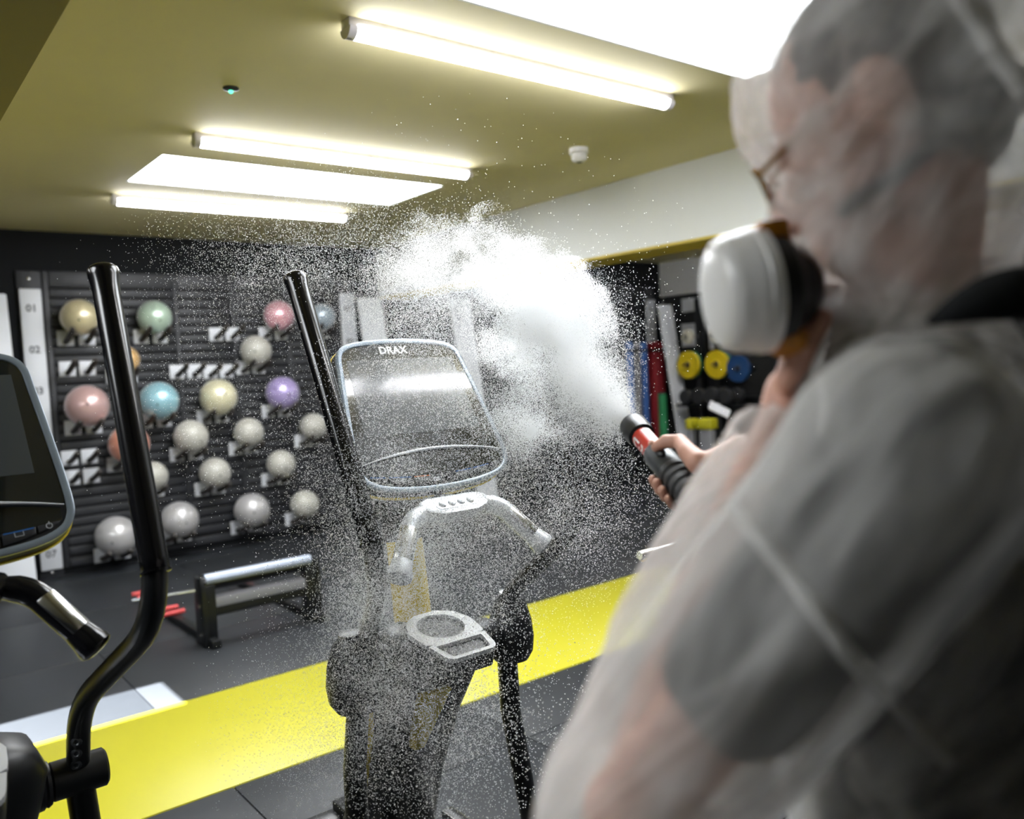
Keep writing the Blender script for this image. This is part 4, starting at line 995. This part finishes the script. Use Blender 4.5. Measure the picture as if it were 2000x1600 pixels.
# jet from the nozzle into the dense heart of the cloud
jet(N_(28800), (1070, 640, 1.88), .045); jet(N_(13200), (1150, 600, 1.95), .05); jet(N_(14400), (1030, 800, 1.85), .06)
blob(1085, 665, 1.90, 125, 150, .13, N_(146160), 1.5, .5, 11, r=(.00035, .0006))
blob(1070, 600, 1.95, 140, 100, .13, N_(90720), 1.8, .7, 13, 20, r=(.00035, .0006))
blob(1120, 600, 1.95, 100, 100, .10, N_(65520), 2.6, .9, 16, r=(.00035, .0006))
blob(1150, 755, 1.78, 85, 85, .09, N_(31200), 1.4, .5, 10, r=(.00035, .0006)); drizzle(830, 620, 2.2, 85, 50, .10, N_(31200), (.0004, .0007))
blob(900, 515, 2.12, 45, 50, .08, N_(10800), 2.0, .4, 14, r=(.00035, .0006))
# billows at the top
blob(960, 478, 2.10, 80, 85, .10, N_(30030), 2.4, .9, 15, r=(.00035, .0006)); blob(845, 505, 2.15, 85, 105, .12, N_(27720), 2.2, .85, 14, r=(.00035, .0006))
blob(1040, 510, 2.02, 82, 65, .10, N_(23100), 2.4, .85, 15, r=(.00035, .0006)); blob(800, 530, 2.2, 100, 80, .16, N_(10395), 1.6, .5, 10)
blob(960, 560, 2.08, 150, 70, .14, N_(30030), 1.7, .6, 11, r=(.00035, .0006))
# falling veil behind and in front of the console
blob(985, 700, 2.15, 120, 150, .16, N_(36000), 1.6, .65, 10, r=(.0004, .0007)); drizzle(870, 760, 1.88, 110, 75, .06, N_(33250), (.0004, .0007))
blob(1040, 840, 1.95, 110, 110, .13, N_(20000), 1.5, .6, 10, r=(.0004, .0007)); blob(1190, 810, 1.75, 60, 70, .08, N_(6500), 1.4)
# drizzle lower down
drizzle(900, 1020, 1.88, 130, 110, .12, N_(52500)); drizzle(800, 1310, 1.76, 85, 135, .09, N_(59500)); drizzle(770, 1120, 1.8, 60, 110, .08, N_(21000))
drizzle(690, 1030, 1.88, 80, 130, .12, N_(19250)); drizzle(960, 1330, 1.8, 110, 150, .14, N_(11375), (.0006, .0012))
drizzle(640, 1400, 1.88, 95, 120, .12, N_(11375)); drizzle(1080, 960, 1.85, 110, 90, .12, N_(26250))
# thin haze drifting left and stray specks
drizzle(660, 510, 2.3, 150, 75, .2, N_(35000), (.0004, .0008)); drizzle(500, 700, 2.4, 150, 160, .2, N_(12250), (.0004, .0008)); blob(1180, 640, 1.9, 150, 150, .25, N_(900), 1.8, r=(.0006, .0010))
blob(900, 900, 2.0, 600, 700, .6, N_(4000), 2.0, r=(.0005, .0010))
P = np.vstack(pts); Rr = np.concatenate(rad)
ok = P[:, 2] > .03; P = P[ok]; Rr = Rr[ok]
me = bpy.data.meshes.new('spray_cloud'); me.vertices.add(len(P)); c0 = NOZ
me.vertices.foreach_set('co', (P-c0).astype(np.float32).ravel())
at_ = me.attributes.new('drop_radius', 'FLOAT', 'POINT'); at_.data.foreach_set('value', Rr.astype(np.float32))
mm = bpy.data.materials.new('lit water droplets'); mm.use_nodes = True; nt = mm.node_tree; nt.nodes.remove(nt.nodes['Principled BSDF'])
d_ = nt.nodes.new('ShaderNodeBsdfDiffuse'); t_ = nt.nodes.new('ShaderNodeBsdfTranslucent'); x_ = nt.nodes.new('ShaderNodeMixShader')
d_.inputs[0].default_value = (.985, .993, 1, 1); t_.inputs[0].default_value = (.985, .993, 1, 1); x_.inputs[0].default_value = .6
nt.links.new(d_.outputs[0], x_.inputs[1]); nt.links.new(t_.outputs[0], x_.inputs[2]); nt.links.new(x_.outputs[0], nt.nodes['Material Output'].inputs[0])
me.materials.append(mm)
ng = bpy.data.node_groups.new('droplets', 'GeometryNodeTree'); ng.interface.new_socket('Geometry', in_out='INPUT', socket_type='NodeSocketGeometry'); ng.interface.new_socket('Geometry', in_out='OUTPUT', socket_type='NodeSocketGeometry')
gi = ng.nodes.new('NodeGroupInput'); go = ng.nodes.new('NodeGroupOutput'); mp = ng.nodes.new('GeometryNodeMeshToPoints'); na = ng.nodes.new('GeometryNodeInputNamedAttribute'); sm = ng.nodes.new('GeometryNodeSetMaterial')
na.data_type = 'FLOAT'; na.inputs['Name'].default_value = 'drop_radius'; sm.inputs['Material'].default_value = mm
ng.links.new(gi.outputs[0], mp.inputs['Mesh']); ng.links.new(na.outputs['Attribute'], mp.inputs['Radius']); ng.links.new(mp.outputs[0], sm.inputs[0]); ng.links.new(sm.outputs[0], go.inputs[0])
cl = obj('spray_cloud', me, None, Vector(c0)); cl.modifiers.new('droplets', 'NODES').node_group = ng
tag(cl, 'white cloud of fine droplets blown from the spray gun over the console', 'spray', kind='stuff')
